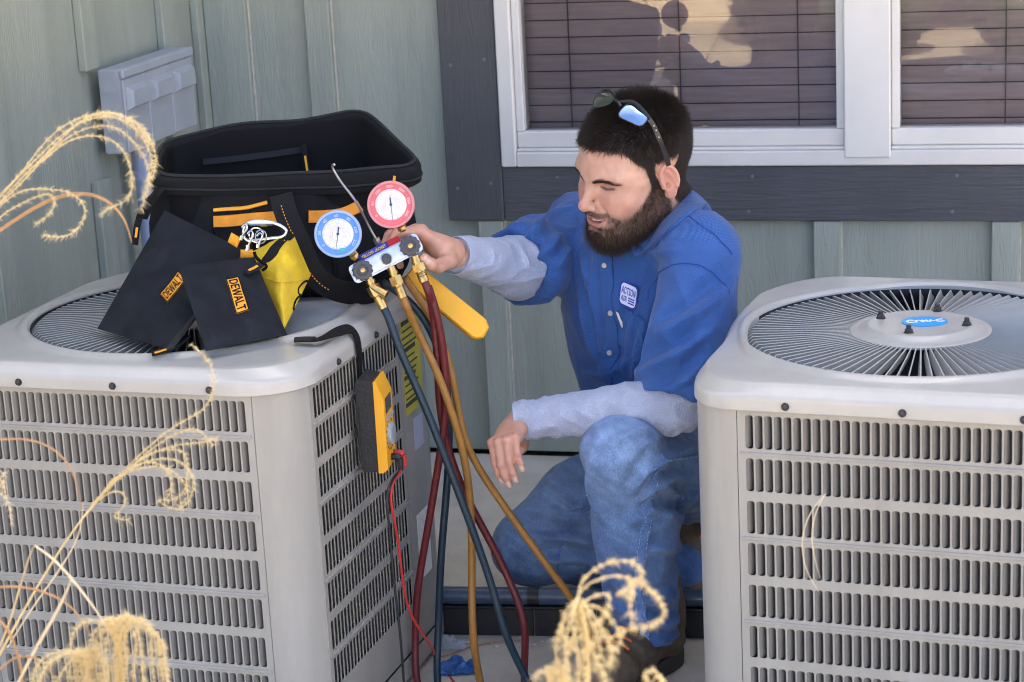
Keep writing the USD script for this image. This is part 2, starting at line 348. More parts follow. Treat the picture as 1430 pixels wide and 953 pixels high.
# black edging with a rolled top between the two units
ed = thing('ground_edging', 'black plastic ground edging with a rolled blue-grey top between the units', 'edging')
E0, E1 = atz(545, 886, 0), atz(1010, 893, 0)
E0 = E0 + (E0-E1)*0.12
eu = unit(E1-E0); en = np.array([-eu[1], eu[0], 0])
L = np.linalg.norm(E1-E0); nseg = 6
for k in range(nseg):
    a, b = k*L/nseg+0.0012, (k+1)*L/nseg-0.0012
    m = frame_to(cbox(a, b, 0, 0.012, 0.001, 0.056, 0.0015), eu, en, ZV, E0); obj('skirt', m, 'black_plastic', ed)
obj('lip', frame_to(cbox(0, L, -0.002, 0.014, 0.0562, 0.061, 0.001), eu, en, ZV, E0), 'black_plastic', ed)
for a, b in ((0, L*0.50), (L*0.502, L)):
    obj('bead', tube([E0+eu*s+en*0.012+ZV*(0.0775) for s in np.linspace(a, b, 8)], 0.0168, 16), 'edging_bead', ed)
obj('bead_joint', tube([E0+eu*s+en*0.012+ZV*0.0775 for s in (L*0.485, L*0.517)], 0.0176, 16), 'black_plastic', ed)
# ---------------------------------------------------------------- condensing units
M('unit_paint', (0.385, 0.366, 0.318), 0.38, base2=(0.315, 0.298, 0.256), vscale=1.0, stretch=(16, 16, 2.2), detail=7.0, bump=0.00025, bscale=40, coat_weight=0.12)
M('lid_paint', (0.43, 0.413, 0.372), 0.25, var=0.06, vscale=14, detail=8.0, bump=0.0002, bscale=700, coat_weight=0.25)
M('louver_shaded_paint', (0.17, 0.16, 0.143), 0.42, var=0.05, vscale=40)  # casing paint darkened to carry the shade of the recessed louvres
M('vane_paint', (0.40, 0.39, 0.36), 0.40, var=0.05, vscale=30)
M('coil_fins', (0.05, 0.05, 0.052), 0.55, base2=(0.10, 0.10, 0.10), vscale=1.0, stretch=(8, 8, 500))
M('inside_black', (0.015, 0.015, 0.016), 0.8)  # inside of the units; also the painted shade band at the rim
M('black_bolt', (0.022, 0.022, 0.026), 0.4)
M('badge_blue', (0.02, 0.36, 0.78), 0.25)
M('badge_white', (0.8, 0.82, 0.85), 0.4)
M('fan_blade', (0.05, 0.05, 0.055), 0.5)
US, UD = 1.05, 0.31*1.05
ULID = CAMH - 0.817*US
ROW, COL, Z0R = 0.0635*US, 0.01439, 0.0521*US
SLW, SLH = 0.0117, 0.0515
FR = 0.2765; HUBR = 0.110
def rsq(a, rc, n=160):
    """radius of a square of half side a with corner radius rc at n angles"""
    th = (np.arange(n)+0.5)*2*np.pi/n
    t = np.abs(((th+np.pi/4) % (np.pi/2))-np.pi/4)
    c = a-rc; phi = np.pi/4 - t
    Rc = c*math.sqrt(2)
    corner = Rc*np.cos(phi) + np.sqrt(np.maximum(rc**2-(Rc*np.sin(phi))**2, 0))
    flat = a/np.cos(t)
    r = np.where(np.tan(t)*a <= c, flat, corner)
    return th, r
def rring(a, rc, z, n=160):
    th, r = rsq(a, rc, n); return np.stack([r*np.cos(th), r*np.sin(th), np.full(n, z)], 1)
def cring(R, z, n=160, o=(0, 0)):
    th = (np.arange(n)+0.5)*2*np.pi/n; return np.stack([R*np.cos(th)+o[0], R*np.sin(th)+o[1], np.full(n, z)], 1)
def slot_poly(x, y0):
    return sbox(x+0.004, y0+0.004, x+SLW-0.004, y0+SLH-0.004).buffer(0.004, quad_segs=3)
def louver(x, ztop):
    """one pressed louvre: fixed at the left edge of its slot and curling inwards to the right; (x, depth, z)"""
    t = np.linspace(0, 1, 5)
    px = x + SLW*(0.02 + 0.62*np.sin(t*np.pi/2)); py = 0.0006 + 0.0115*(1-np.cos(t*np.pi/2))
    zs = [ztop-SLH+0.0004, ztop-SLH+0.003, ztop-0.003, ztop-0.0004]
    rings = [np.stack([px if k in (1, 2) else x+(px-x)*0.86, py, np.full(5, z)], 1) for k, z in enumerate(zs)]
    return loft(rings, closed=False)
def condenser(label, loc, rot, off, vis, eL, ncol, right_face, squeeze=1.0):
    def sq(m):
        v = np.array(m.vertices); k = v[:, 0] < -0.25; w = np.clip((0.12-v[:, 1])/0.25, 0, 1); f_ = 1+(squeeze-1)*w*w*(3-2*w)
        v[k, 0] = -0.25+(v[k, 0]+0.25)*f_[k]; k = v[:, 1] > 0.25; v[k, 1] = 0.25+(v[k, 1]-0.25)*1.55; m.vertices = v; return m
    t = thing('air_conditioner', label, 'air conditioner', loc, rot)
    H = ULID-0.055                                     # bottom of the casing, under the lid
    zt = -0.0455
    # lid
    o = np.array(off)
    lid = loft([cring(FR, -0.030, o=o), cring(FR, -0.001, o=o), cring(FR+0.004, 0.0035, o=o), cring(FR+0.010, 0.005, o=o), cring(FR+0.016, 0.0035, o=o), cring(FR+0.021, -0.001, o=o*0.8), cring(FR+0.029, -0.0035, o=o*0.5),
                rring(0.3125, 0.150, -0.0045), rring(0.3175, 0.130, -0.0060), rring(0.3195, 0.125, -0.0075), rring(0.3300, 0.115, -0.0195), rring(0.3325, 0.110, -0.0235), rring(0.3335, 0.107, -0.0290), rring(0.3338, 0.105, -0.0445), rring(0.3325, 0.104, -0.046), rring(0.30, 0.09, -0.046)])
    lidp = obj('lid', sq(lid), 'lid_paint', t, smooth=24)
    for sx in (-0.15, 0.02, 0.19):
        for m_ in range(4):
            ca, sa = [(1, 0), (0, 1), (-1, 0), (0, -1)][m_]
            s = frame_to(cat([lathe([(0.0048, 0.0002), (0.0052, 0.002), (0.0042, 0.0045), (0.0001, 0.0052)], 12), lathe([(0.0062, 0.0001), (0.0062, 0.0009), (0.0047, 0.001)], 12)]), (ca, sa, 0), (0, 0, 1), (sa, -ca, 0), (ca*sx+sa*0.3338, sa*sx-ca*0.3338, -0.036))
            obj('lid_screw', sq(s), 'black_bolt', t)
    # fan guard: radial vanes between hub and rim
    gd = obj('rim_shade_band', loft([cring(FR-0.0006, -0.0035, o=o), cring(FR-0.0018, -0.0035, o=o), cring(FR-0.0018, -0.029, o=o), cring(FR-0.0006, -0.029, o=o)]+[cring(FR-0.0006, -0.0035, o=o)]), 'inside_black', t)  # black band added over the inner rim wall so the notch reads as shade
    nv = 98
    for k in range(nv):
        a = 2*np.pi*k/nv
        ss = np.array([0.0, 0.06, 0.5, 0.925, 1.0]); rr = HUBR-0.012 + (FR+0.0005-HUBR+0.012)*ss
        lean = -np.array([0.0010, 0.0017, 0.0033, 0.0047, 0.0050]); hgt = np.array([0.012, 0.0155, 0.017, 0.017, 0.006])
        zt_ = np.array([-0.002, -0.0012, -0.0012, -0.0012, -0.0120])
        top = np.stack([rr, np.zeros(5), zt_], 1); mid = np.stack([rr, lean*0.35, zt_-hgt*0.5], 1); bot = np.stack([rr, lean, zt_-hgt], 1)
        lip = top + np.array([0, 0.0019, -0.0006])
        m = loft([lip, top, mid, bot], closed=False)
        R_ = np.array([[math.cos(a), -math.sin(a), 0], [math.sin(a), math.cos(a), 0], [0, 0, 1]])
        m.vertices = np.asarray(m.vertices) @ R_.T + np.r_[o, 0]
        obj('vane', m, 'vane_paint', t, smooth=60)
    hub = lathe([(HUBR-0.004, -0.006), (HUBR, -0.0045), (HUBR, -0.001), (HUBR-0.002, 0.0005), (HUBR-0.010, 0.001), (HUBR-0.018, 0.0018), (HUBR-0.026, 0.0085), (HUBR-0.030, 0.0098), (HUBR-0.034, 0.0092), (0.05, 0.0085), (0.0001, 0.0085)], 64)
    hub.apply_translation((*o, 0.0)); hb = obj('hub_plate', hub, 'lid_paint', t)
    for k in range(4):
        a = math.radians(60 + 90*k) - rot
        b = cat([lathe([(0.0080, 0.0), (0.0080, 0.0015), (0.0055, 0.002)], 14), lathe([(0.0062, 0.002), (0.0062, 0.0060), (0.0048, 0.0068)], 6), lathe([(0.0040, 0.006), (0.0040, 0.0118), (0.0028, 0.0130), (0.0001, 0.0132)], 12)])
        b.apply_translation((o[0]+0.003+0.070*math.cos(a), o[1]+0.010+0.070*math.sin(a), 0.0084)); obj('bolt', b, 'black_bolt', t)
    bd = extrude(affinity.scale(Point(0, 0).buffer(1, quad_segs=16), 0.036, 0.030), 0.0012)
    Rz = trimesh.transformations.rotation_matrix(-rot+math.radians(-2), [0, 0, 1])
    bd.apply_transform(Rz); bd.apply_translation((o[0]+0.005, o[1]+0.010, 0.0087)); bdp = obj('badge', bd, 'badge_blue', t)
    # the badge's white script (too blurred to read)
    strokes = [[(-0.017, 0.006), (-0.023, 0.008), (-0.028, 0.002), (-0.026, -0.006), (-0.018, -0.006)], [(-0.014, -0.005), (-0.013, 0.004), (-0.008, 0.005)], [(-0.006, 0.0), (-0.003, 0.005), (0.0, 0.0), (-0.003, -0.005), (-0.006, 0.0)],
               [(0.003, 0.005), (0.004, -0.004), (0.008, -0.004), (0.010, 0.005)], [(0.012, 0.0), (0.016, 0.0)], [(0.028, 0.007), (0.021, 0.006), (0.018, 0.0), (0.021, -0.006), (0.029, -0.005)]]
    tx = [extrude(__import__('shapely').geometry.LineString(s).buffer(0.0019), 0.0005) for s in strokes]
    tx = cat(tx); tx.apply_transform(Rz); tx.apply_translation((o[0]+0.005, o[1]+0.010, 0.0100)); obj('badge_lettering', tx, 'badge_white', bdp)
    # inside
    obj('fan_shroud', loft([cring(FR+0.002, -0.028, o=o), cring(FR+0.002, -0.20, o=o)]), 'inside_black', t)
    fb = []
    for k in range(4):
        a = k*np.pi/2+0.5
        bl = loft([np.array([(0.05, -0.05, -0.09), (0.05, 0.05, -0.06)]), np.array([(0.25, -0.12, -0.10), (0.25, 0.09, -0.05)])], closed=False)
        bl.apply_transform(trimesh.transformations.rotation_matrix(a, [0, 0, 1])); fb.append(bl)
    fb.append(lathe([(0.0001, -0.16), (0.075, -0.16), (0.075, -0.012), (0.0001, -0.012)], 32)); m = cat(fb); m.apply_translation((*o, 0)); obj('fan', m, 'fan_blade', t)
    obj('coil', sq(loft([rring(UD-0.022, 0.07, -0.05), rring(UD-0.022, 0.07, -H)])), 'coil_fins', t)
    # louvered faces: 0 = front (v = -UD), 1 = right (u = +UD)
    nrow = int((H-Z0R-0.03)//ROW)
    for face in (0, 1):
        cols = ncol if face == 0 else right_face
        x0 = -eL; x1 = x0 + (cols-1)*COL + SLW
        p0, p1 = x0-0.012, x1+0.012
        rects = sbox(p0, -H, p1, zt-0.0006)
        holes = [slot_poly(x0+c*COL, -Z0R-r*ROW-SLH) for r in range(nrow) for c in range(cols)]
        poly = Polygon(rects.exterior.coords, [list(h.exterior.coords)[::-1] for h in holes])
        m = extrude(poly, 0.0014)                      # (x, z) -> face frame
        F = np.array([[1, 0, 0], [0, 0, 1], [0, -1, 0]], float)  # columns: x, z, outward -> (x, -depth, z)
        def place(mm, face=face):
            v = np.asarray(mm.vertices)               # (x, depth inwards, z)
            w = np.stack([v[:, 0], -UD+v[:, 1], v[:, 2]], 1)
            if face == 1: w = np.stack([-w[:, 1], w[:, 0], w[:, 2]], 1)
            mm = mm.copy(); mm.vertices = w; return mm
        v = np.asarray(m.vertices); m.vertices = np.stack([v[:, 0], 0.0014-v[:, 2], v[:, 1]], 1)
        pn = obj('louver_panel', fix(place(m)), 'unit_paint', t, smooth=False)
        rest = []
        for r in range(nrow):
            for c in range(cols):
                lv = place(louver(x0+c*COL, -Z0R-r*ROW))
                if face == 0 and vis[0] <= c < vis[1] and r < vis[2]: obj('louver', lv, 'louver_shaded_paint', pn, smooth=60)
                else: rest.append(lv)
        obj('far_louvers', cat(rest), 'louver_shaded_paint', pn, smooth=60, kind='stuff')
        for r in range(0, nrow, 2):
            z = -Z0R-(r+1)*ROW+0.0075
            m = place(trimesh.Trimesh(*(lambda q: (q.vertices, q.faces))(tube([(x, -0.0002, z) for x in np.linspace(p0+0.004, p1-0.004, 6)], 0.0026, 8)))); obj('pressed_rib', m, 'unit_paint', pn)
        if face == 0: fx1 = p1
        else: ry1 = p1
        fx0 = p0
    # corner posts and plain panels: pieces of the rounded casing outline between the louvered faces
    n = 400; th, r = rsq(UD, 0.088, n); out = np.stack([r*np.cos(th), r*np.sin(th)], 1)
    def inpanel(p):
        x, y = p
        return (abs(y+UD) < 1e-4 and fx0-0.0008 < x < fx1+0.0008) or (abs(x-UD) < 1e-4 and fx0-0.0008 < y < ry1+0.0008)
    segs = [[(fx1+0.001, -UD)] + [tuple(p) for p in out if p[0] > fx1+0.001 and p[1] < fx0-0.001] + [(UD, fx0-0.001)],
            [(UD, ry1+0.001)] + [tuple(p) for p in sorted([q for q in out if q[1] > ry1+0.001 and q[0] > 0], key=lambda q: math.atan2(q[1], q[0]))] + [(0.0, UD)],
            [(-0.001, UD)] + [tuple(p) for p in sorted([q for q in out if q[0] < -0.001 and (q[1] > 0 or q[0] < fx0-0.001)], key=lambda q: math.atan2(q[1], q[0]) % (2*np.pi))] + [(fx0-0.001, -UD)]]
    for i, sg in enumerate(segs):
        sg = np.array(sg); inn = sg*(1-0.004/np.linalg.norm(sg, axis=1, keepdims=True))
        zs = (zt, -H)
        rings = [np.c_[sg, np.full(len(sg), zs[0])], np.c_[sg, np.full(len(sg), zs[1])]]
        m = loft([np.c_[inn, np.full(len(sg), zs[0])]] + rings + [np.c_[inn, np.full(len(sg), zs[1])]], closed=False)
        obj('corner_panel' if i < 2 else 'casing_panel', sq(m), 'unit_paint', t, smooth=50)
    obj('base_pan', sq(loft([rring(UD+0.004, 0.09, -H+0.0), rring(UD+0.004, 0.09, -H-0.04), rring(0.28, 0.08, -H-0.04)], cap1=True)), 'unit_paint', t)
    obj('foot', cat([cbox(sx*0.25-0.04, sx*0.25+0.04, sy*0.25-0.04, sy*0.25+0.04, -ULID+0.001, -H-0.041, 0.003) for sx in (-1, 1) for sy in (-1, 1)]), 'black_plastic', t)
    return t
RUo = np.array([0.6199*US, 3.0016*US, ULID]); RUa = -0.3633
LUo = np.array([-0.5285*US, 3.3504*US, ULID]); LUa = -0.3189
ru = condenser('pale grey louvered condensing unit standing to the right of the kneeling man', RUo, RUa, (-0.009, 0.0), (0, 30, 8), 0.2125, 30, 26, 0.72)
lu = condenser('pale grey louvered condensing unit on the left, under the black tool bag', LUo, LUa, (0, 0), (0, 34, 8), 0.242, 34, 26)
def LU(u, v, w):
    c, s = math.cos(LUa), math.sin(LUa); return np.array([LUo[0]+c*u-s*v, LUo[1]+s*u+c*v, LUo[2]+w])
LUX, LUY = np.array([math.cos(LUa), math.sin(LUa), 0]), np.array([-math.sin(LUa), math.cos(LUa), 0])
# ---------------------------------------------------------------- signed distance bodies, meshed by surface nets
def smin(a, b, k):
    h = np.maximum(k-np.abs(a-b), 0)/k; return np.minimum(a, b) - h*h*k*0.25
def smax(a, b, k): return -smin(-a, -b, k)
def s_ball(p, c, r): return np.linalg.norm(p-np.asarray(c), axis=1)-r
def s_cone(p, a, b, ra, rb):
    a, b = np.asarray(a, float), np.asarray(b, float); ab = b-a
    t = np.clip(((p-a)@ab)/(ab@ab), 0, 1); return np.linalg.norm(p-a-t[:, None]*ab, axis=1)-(ra+(rb-ra)*t)
def s_ell(p, c, r, R=None):
    q = p-np.asarray(c)
    if R is not None: q = q@np.asarray(R)
    r = np.asarray(r, float); k0 = np.linalg.norm(q/r, axis=1); k1 = np.linalg.norm(q/(r*r), axis=1); return k0*(k0-1)/np.maximum(k1, 1e-9)
def s_path(p, P, r, k=0.0):
    P = [np.asarray(q, float) for q in P]; r = list(np.broadcast_to(r, len(P))); d = None
    for i in range(len(P)-1):
        e = s_cone(p, P[i], P[i+1], r[i], r[i+1]); d = e if d is None else (smin(d, e, k) if k else np.minimum(d, e))
    return d
def sdf_mesh(f, lo, hi, h, snap=True):
    B = 4; lo = np.asarray(lo, float); n = np.ceil((np.asarray(hi)-lo)/(h*B)).astype(int)+1
    ci = np.stack(np.meshgrid(*[np.arange(k) for k in n], indexing='ij'), -1).reshape(-1, 3)
    dc = f(lo+(ci*B+(B-1)/2)*h)
    D = np.repeat(np.repeat(np.repeat(dc.reshape(n), B, 0), B, 1), B, 2).astype(np.float32)
    act = ci[np.abs(dc) < B*h*1.9]
    o = np.stack(np.meshgrid(*[np.arange(B)]*3, indexing='ij'), -1).reshape(-1, 3)
    idx = (act[:, None, :]*B+o[None]).reshape(-1, 3)
    D[idx[:, 0], idx[:, 1], idx[:, 2]] = f(lo+idx*h)
    S = D < 0; nx, ny, nz = D.shape
    acc = np.zeros((nx-1, ny-1, nz-1, 3), np.float32); cnt = np.zeros((nx-1, ny-1, nz-1), np.int16); quads = []
    vid = None; edges = []
    for ax in range(3):
        sl0 = [slice(None)]*3; sl1 = [slice(None)]*3; sl0[ax] = slice(0, -1); sl1[ax] = slice(1, None)
        e = np.argwhere(S[tuple(sl0)] != S[tuple(sl1)])
        a = D[e[:, 0], e[:, 1], e[:, 2]]; e1 = e.copy(); e1[:, ax] += 1; b = D[e1[:, 0], e1[:, 1], e1[:, 2]]
        P = e.astype(np.float32); P[:, ax] += a/(a-b)
        o1, o2 = (ax+1) % 3, (ax+2) % 3
        ok = (e[:, o1] > 0) & (e[:, o2] > 0) & (e[:, o1] < D.shape[o1]-1) & (e[:, o2] < D.shape[o2]-1)
        e, P, a = e[ok], P[ok], a[ok]; q = []
        for d1, d2 in ((0, 0), (1, 0), (1, 1), (0, 1)):
            c = e.copy(); c[:, o1] -= d1; c[:, o2] -= d2; q.append(c)
            np.add.at(acc, (c[:, 0], c[:, 1], c[:, 2]), P); np.add.at(cnt, (c[:, 0], c[:, 1], c[:, 2]), 1)
        edges.append((np.stack(q, 1), a < 0))
    used = np.argwhere(cnt > 0); vid = np.full(cnt.shape, -1, np.int64); vid[tuple(used.T)] = np.arange(len(used))
    V = lo+acc[tuple(used.T)]/cnt[tuple(used.T)][:, None]*h
    F = []
    for q, neg in edges:
        i = vid[q[..., 0], q[..., 1], q[..., 2]]; i = np.where(neg[:, None], i, i[:, ::-1]); F.append(i)
    F = np.vstack(F)
    if snap:
        for _ in range(2):
            g = grad(f, V, h*0.5); V = V-np.clip(f(V), -h, h)[:, None]*g
    return trimesh.Trimesh(V, np.vstack([F[:, [0, 1, 2]], F[:, [0, 2, 3]]]), process=False)
def grad(f, V, e=0.001):
    g = np.stack([f(V+np.eye(3)[k]*e)-f(V-np.eye(3)[k]*e) for k in range(3)], 1)
    return g/(np.linalg.norm(g, axis=1, keepdims=True)+1e-9)
def to_surface(f, P, off=0.0, n=6):
    P = np.array(P, float)
    for _ in range(n): P = P-(f(P)-off)[:, None]*grad(f, P)
    return P
def sstep(a, b, x):
    t = np.clip((x-a)/(b-a), 0, 1); return t*t*(3-2*t)
def crease(p, d, across, along, seed=0):
    """cloth folds running along d: ridges in [0, 1]"""
    d = unit(d); e1 = unit(np.cross(d, [0.3, 0.2, 0.93])); e2 = np.cross(d, e1)
    q = np.stack([p@d*along, p@e1*across, p@e2*across], 1)
    q = q + 0.9*np.stack([meshkit.noise(q*0.5+k*7.3, seed+k) for k in range(3)], 1)
    return (1-np.abs(2*meshkit.noise(q, seed+9)-1))**2
def puff(m, amount):
    """moves the vertices of a smooth mesh along their normals"""
    v, f, n = meshkit.arrays(m, True); return trimesh.Trimesh(v+n*np.asarray(amount)[:, None], f, process=False)

# ---------------------------------------------------------------- materials of the person
def weave(nodes, links):
    nodes.update({'cu': ('attribute', {'attribute': 'cloth'}), 'ck': ('checker_texture', {'scale': 360.0, 'color1': (0.018, 0.075, 0.262), 'color2': (0.031, 0.106, 0.325)}),
                  'vn': ('noise_texture', {'scale': 9.0, 'detail': 4.0}), 'vr': ('rgb_ramp', {'ramp': [(0.3, (0.86, 0.86, 0.86)), (0.7, (1.1, 1.1, 1.1))]}),
                  'mx': ('mix', {'mix_type': 'multiply', 'fac': 1.0}),
                  'wb': ('noise_texture', {'scale': 55.0, 'detail': 3.0}), 'wbb': ('bump', {'strength': 0.5, 'distance': 0.004})})
    links += [('cu.vector', 'ck.vector'), ('g.position', 'vn.vector'), ('vn.fac', 'vr.fac'), ('ck.color', 'mx.color1'), ('vr.color', 'mx.color2'), ('mx.color', 'p.base_color'),
              ('g.position', 'wb.vector'), ('wb.fac', 'wbb.height'), ('wbb.normal', 'p.normal')]
M('shirt_cloth', (0.03, 0.10, 0.38), 0.85, extra=weave, sheen_weight=0.15, sheen_roughness=0.5)
M('shirt_seam', (0.018, 0.065, 0.27), 0.85)
def thermal(nodes, links):
    nodes.update({'tm': ('mapping', {'rotation': (0.3, 0.6, 0.4)}), 'tw': ('wave_texture', {'scale': 95.0, 'distortion': 1.5, 'detail': 2.0}) if False else ('noise_texture', {'scale': 420.0, 'detail': 1.0}),
                  'tb': ('bump', {'strength': 0.9, 'distance': 0.003})})
    links += [('g.position', 'tm.vector'), ('tm.vector', 'tw.vector'), ('tw.fac', 'tb.height'), ('tb.normal', 'p.normal')]
M('thermal_cloth', (0.39, 0.43, 0.55), 0.9, var=0.08, vscale=30, extra=thermal, sheen_weight=0.2)
def denim(nodes, links):
    nodes.update({'dm': ('mapping', {'scale': (900, 900, 260), 'rotation': (0.2, 0.5, 0.1)}), 'dn': ('noise_texture', {'scale': 1.0, 'detail': 2.0}),
                  'at': ('attribute', {'attribute': 'tint'}), 'dr': ('rgb_ramp', {'ramp': [(0.3, (0.62, 0.66, 0.74)), (0.7, (1.35, 1.3, 1.2))]}),
                  'bl': ('noise_texture', {'scale': 26.0, 'detail': 5.0, 'roughness': 0.65}), 'br': ('rgb_ramp', {'ramp': [(0.32, (0.72, 0.75, 0.8)), (0.68, (1.25, 1.22, 1.15))]}),
                  'm1': ('mix', {'mix_type': 'multiply', 'fac': 1.0}), 'm2': ('mix', {'mix_type': 'multiply', 'fac': 1.0}), 'db': ('bump', {'strength': 0.5, 'distance': 0.002}),
                  'b2n': ('noise_texture', {'scale': 40.0, 'detail': 4.0}), 'b2': ('bump', {'strength': 0.5, 'distance': 0.006})})
    links += [('g.position', 'dm.vector'), ('dm.vector', 'dn.vector'), ('dn.fac', 'dr.fac'), ('g.position', 'bl.vector'), ('bl.fac', 'br.fac'),
              ('at.color', 'm1.color1'), ('dr.color', 'm1.color2'), ('m1.color', 'm2.color1'), ('br.color', 'm2.color2'), ('m2.color', 'p.base_color'),
              ('dn.fac', 'db.height'), ('g.position', 'b2n.vector'), ('b2n.fac', 'b2.height'), ('b2.normal', 'db.normal'), ('db.normal', 'p.normal')]
M('denim', (0.05, 0.12, 0.32), 0.9, extra=denim, sheen_weight=0.15)
M('denim_seam', (0.30, 0.40, 0.58), 0.9, var=0.3, vscale=220)
M('denim_dark', (0.03, 0.075, 0.21), 0.9, var=0.3, vscale=200)
def skinx(nodes, links):
    nodes.update({'at': ('attribute', {'attribute': 'tint'}), 'sn': ('noise_texture', {'scale': 70.0, 'detail': 5.0}), 'sr': ('rgb_ramp', {'ramp': [(0.3, (0.93, 0.90, 0.89)), (0.7, (1.06, 1.06, 1.06))]}),
                  'm1': ('mix', {'mix_type': 'multiply', 'fac': 1.0}), 'pb': ('noise_texture', {'scale': 900.0, 'detail': 2.0}), 'pbb': ('bump', {'strength': 0.35, 'distance': 0.0006})})
    links += [('g.position', 'sn.vector'), ('sn.fac', 'sr.fac'), ('at.color', 'm1.color1'), ('sr.color', 'm1.color2'), ('m1.color', 'p.base_color'), ('g.position', 'pb.vector'), ('pb.fac', 'pbb.height'), ('pbb.normal', 'p.normal')]
M('skin', (0.6, 0.4, 0.3), 0.48, extra=skinx, subsurface_weight=0.12, subsurface_scale=0.004, subsurface_radius=(1.0, 0.4, 0.25))
M('hair_dark', (0.030, 0.020, 0.014), 0.45, specular_ior_level=0.4)
M('beard_brown', (0.034, 0.019, 0.011), 0.5, specular_ior_level=0.35)
M('teeth', (0.72, 0.68, 0.60), 0.3)
M('boot_leather', (0.085, 0.062, 0.042), 0.7, var=0.35, vscale=25, bump=0.002, bscale=60)
M('boot_sole', (0.03, 0.028, 0.026), 0.8, var=0.3)
M('boot_lace', (0.45, 0.12, 0.03), 0.8, var=0.3, vscale=80)
M('button_pearl', (0.45, 0.44, 0.41), 0.25)
M('patch_white', (0.66, 0.70, 0.82), 0.8)
M('patch_blue', (0.015, 0.03, 0.33), 0.8)
M('paper_white', (0.78, 0.78, 0.76), 0.7)

person = thing('person', 'bearded man in a blue work shirt and jeans kneeling between the two grey units', 'person')
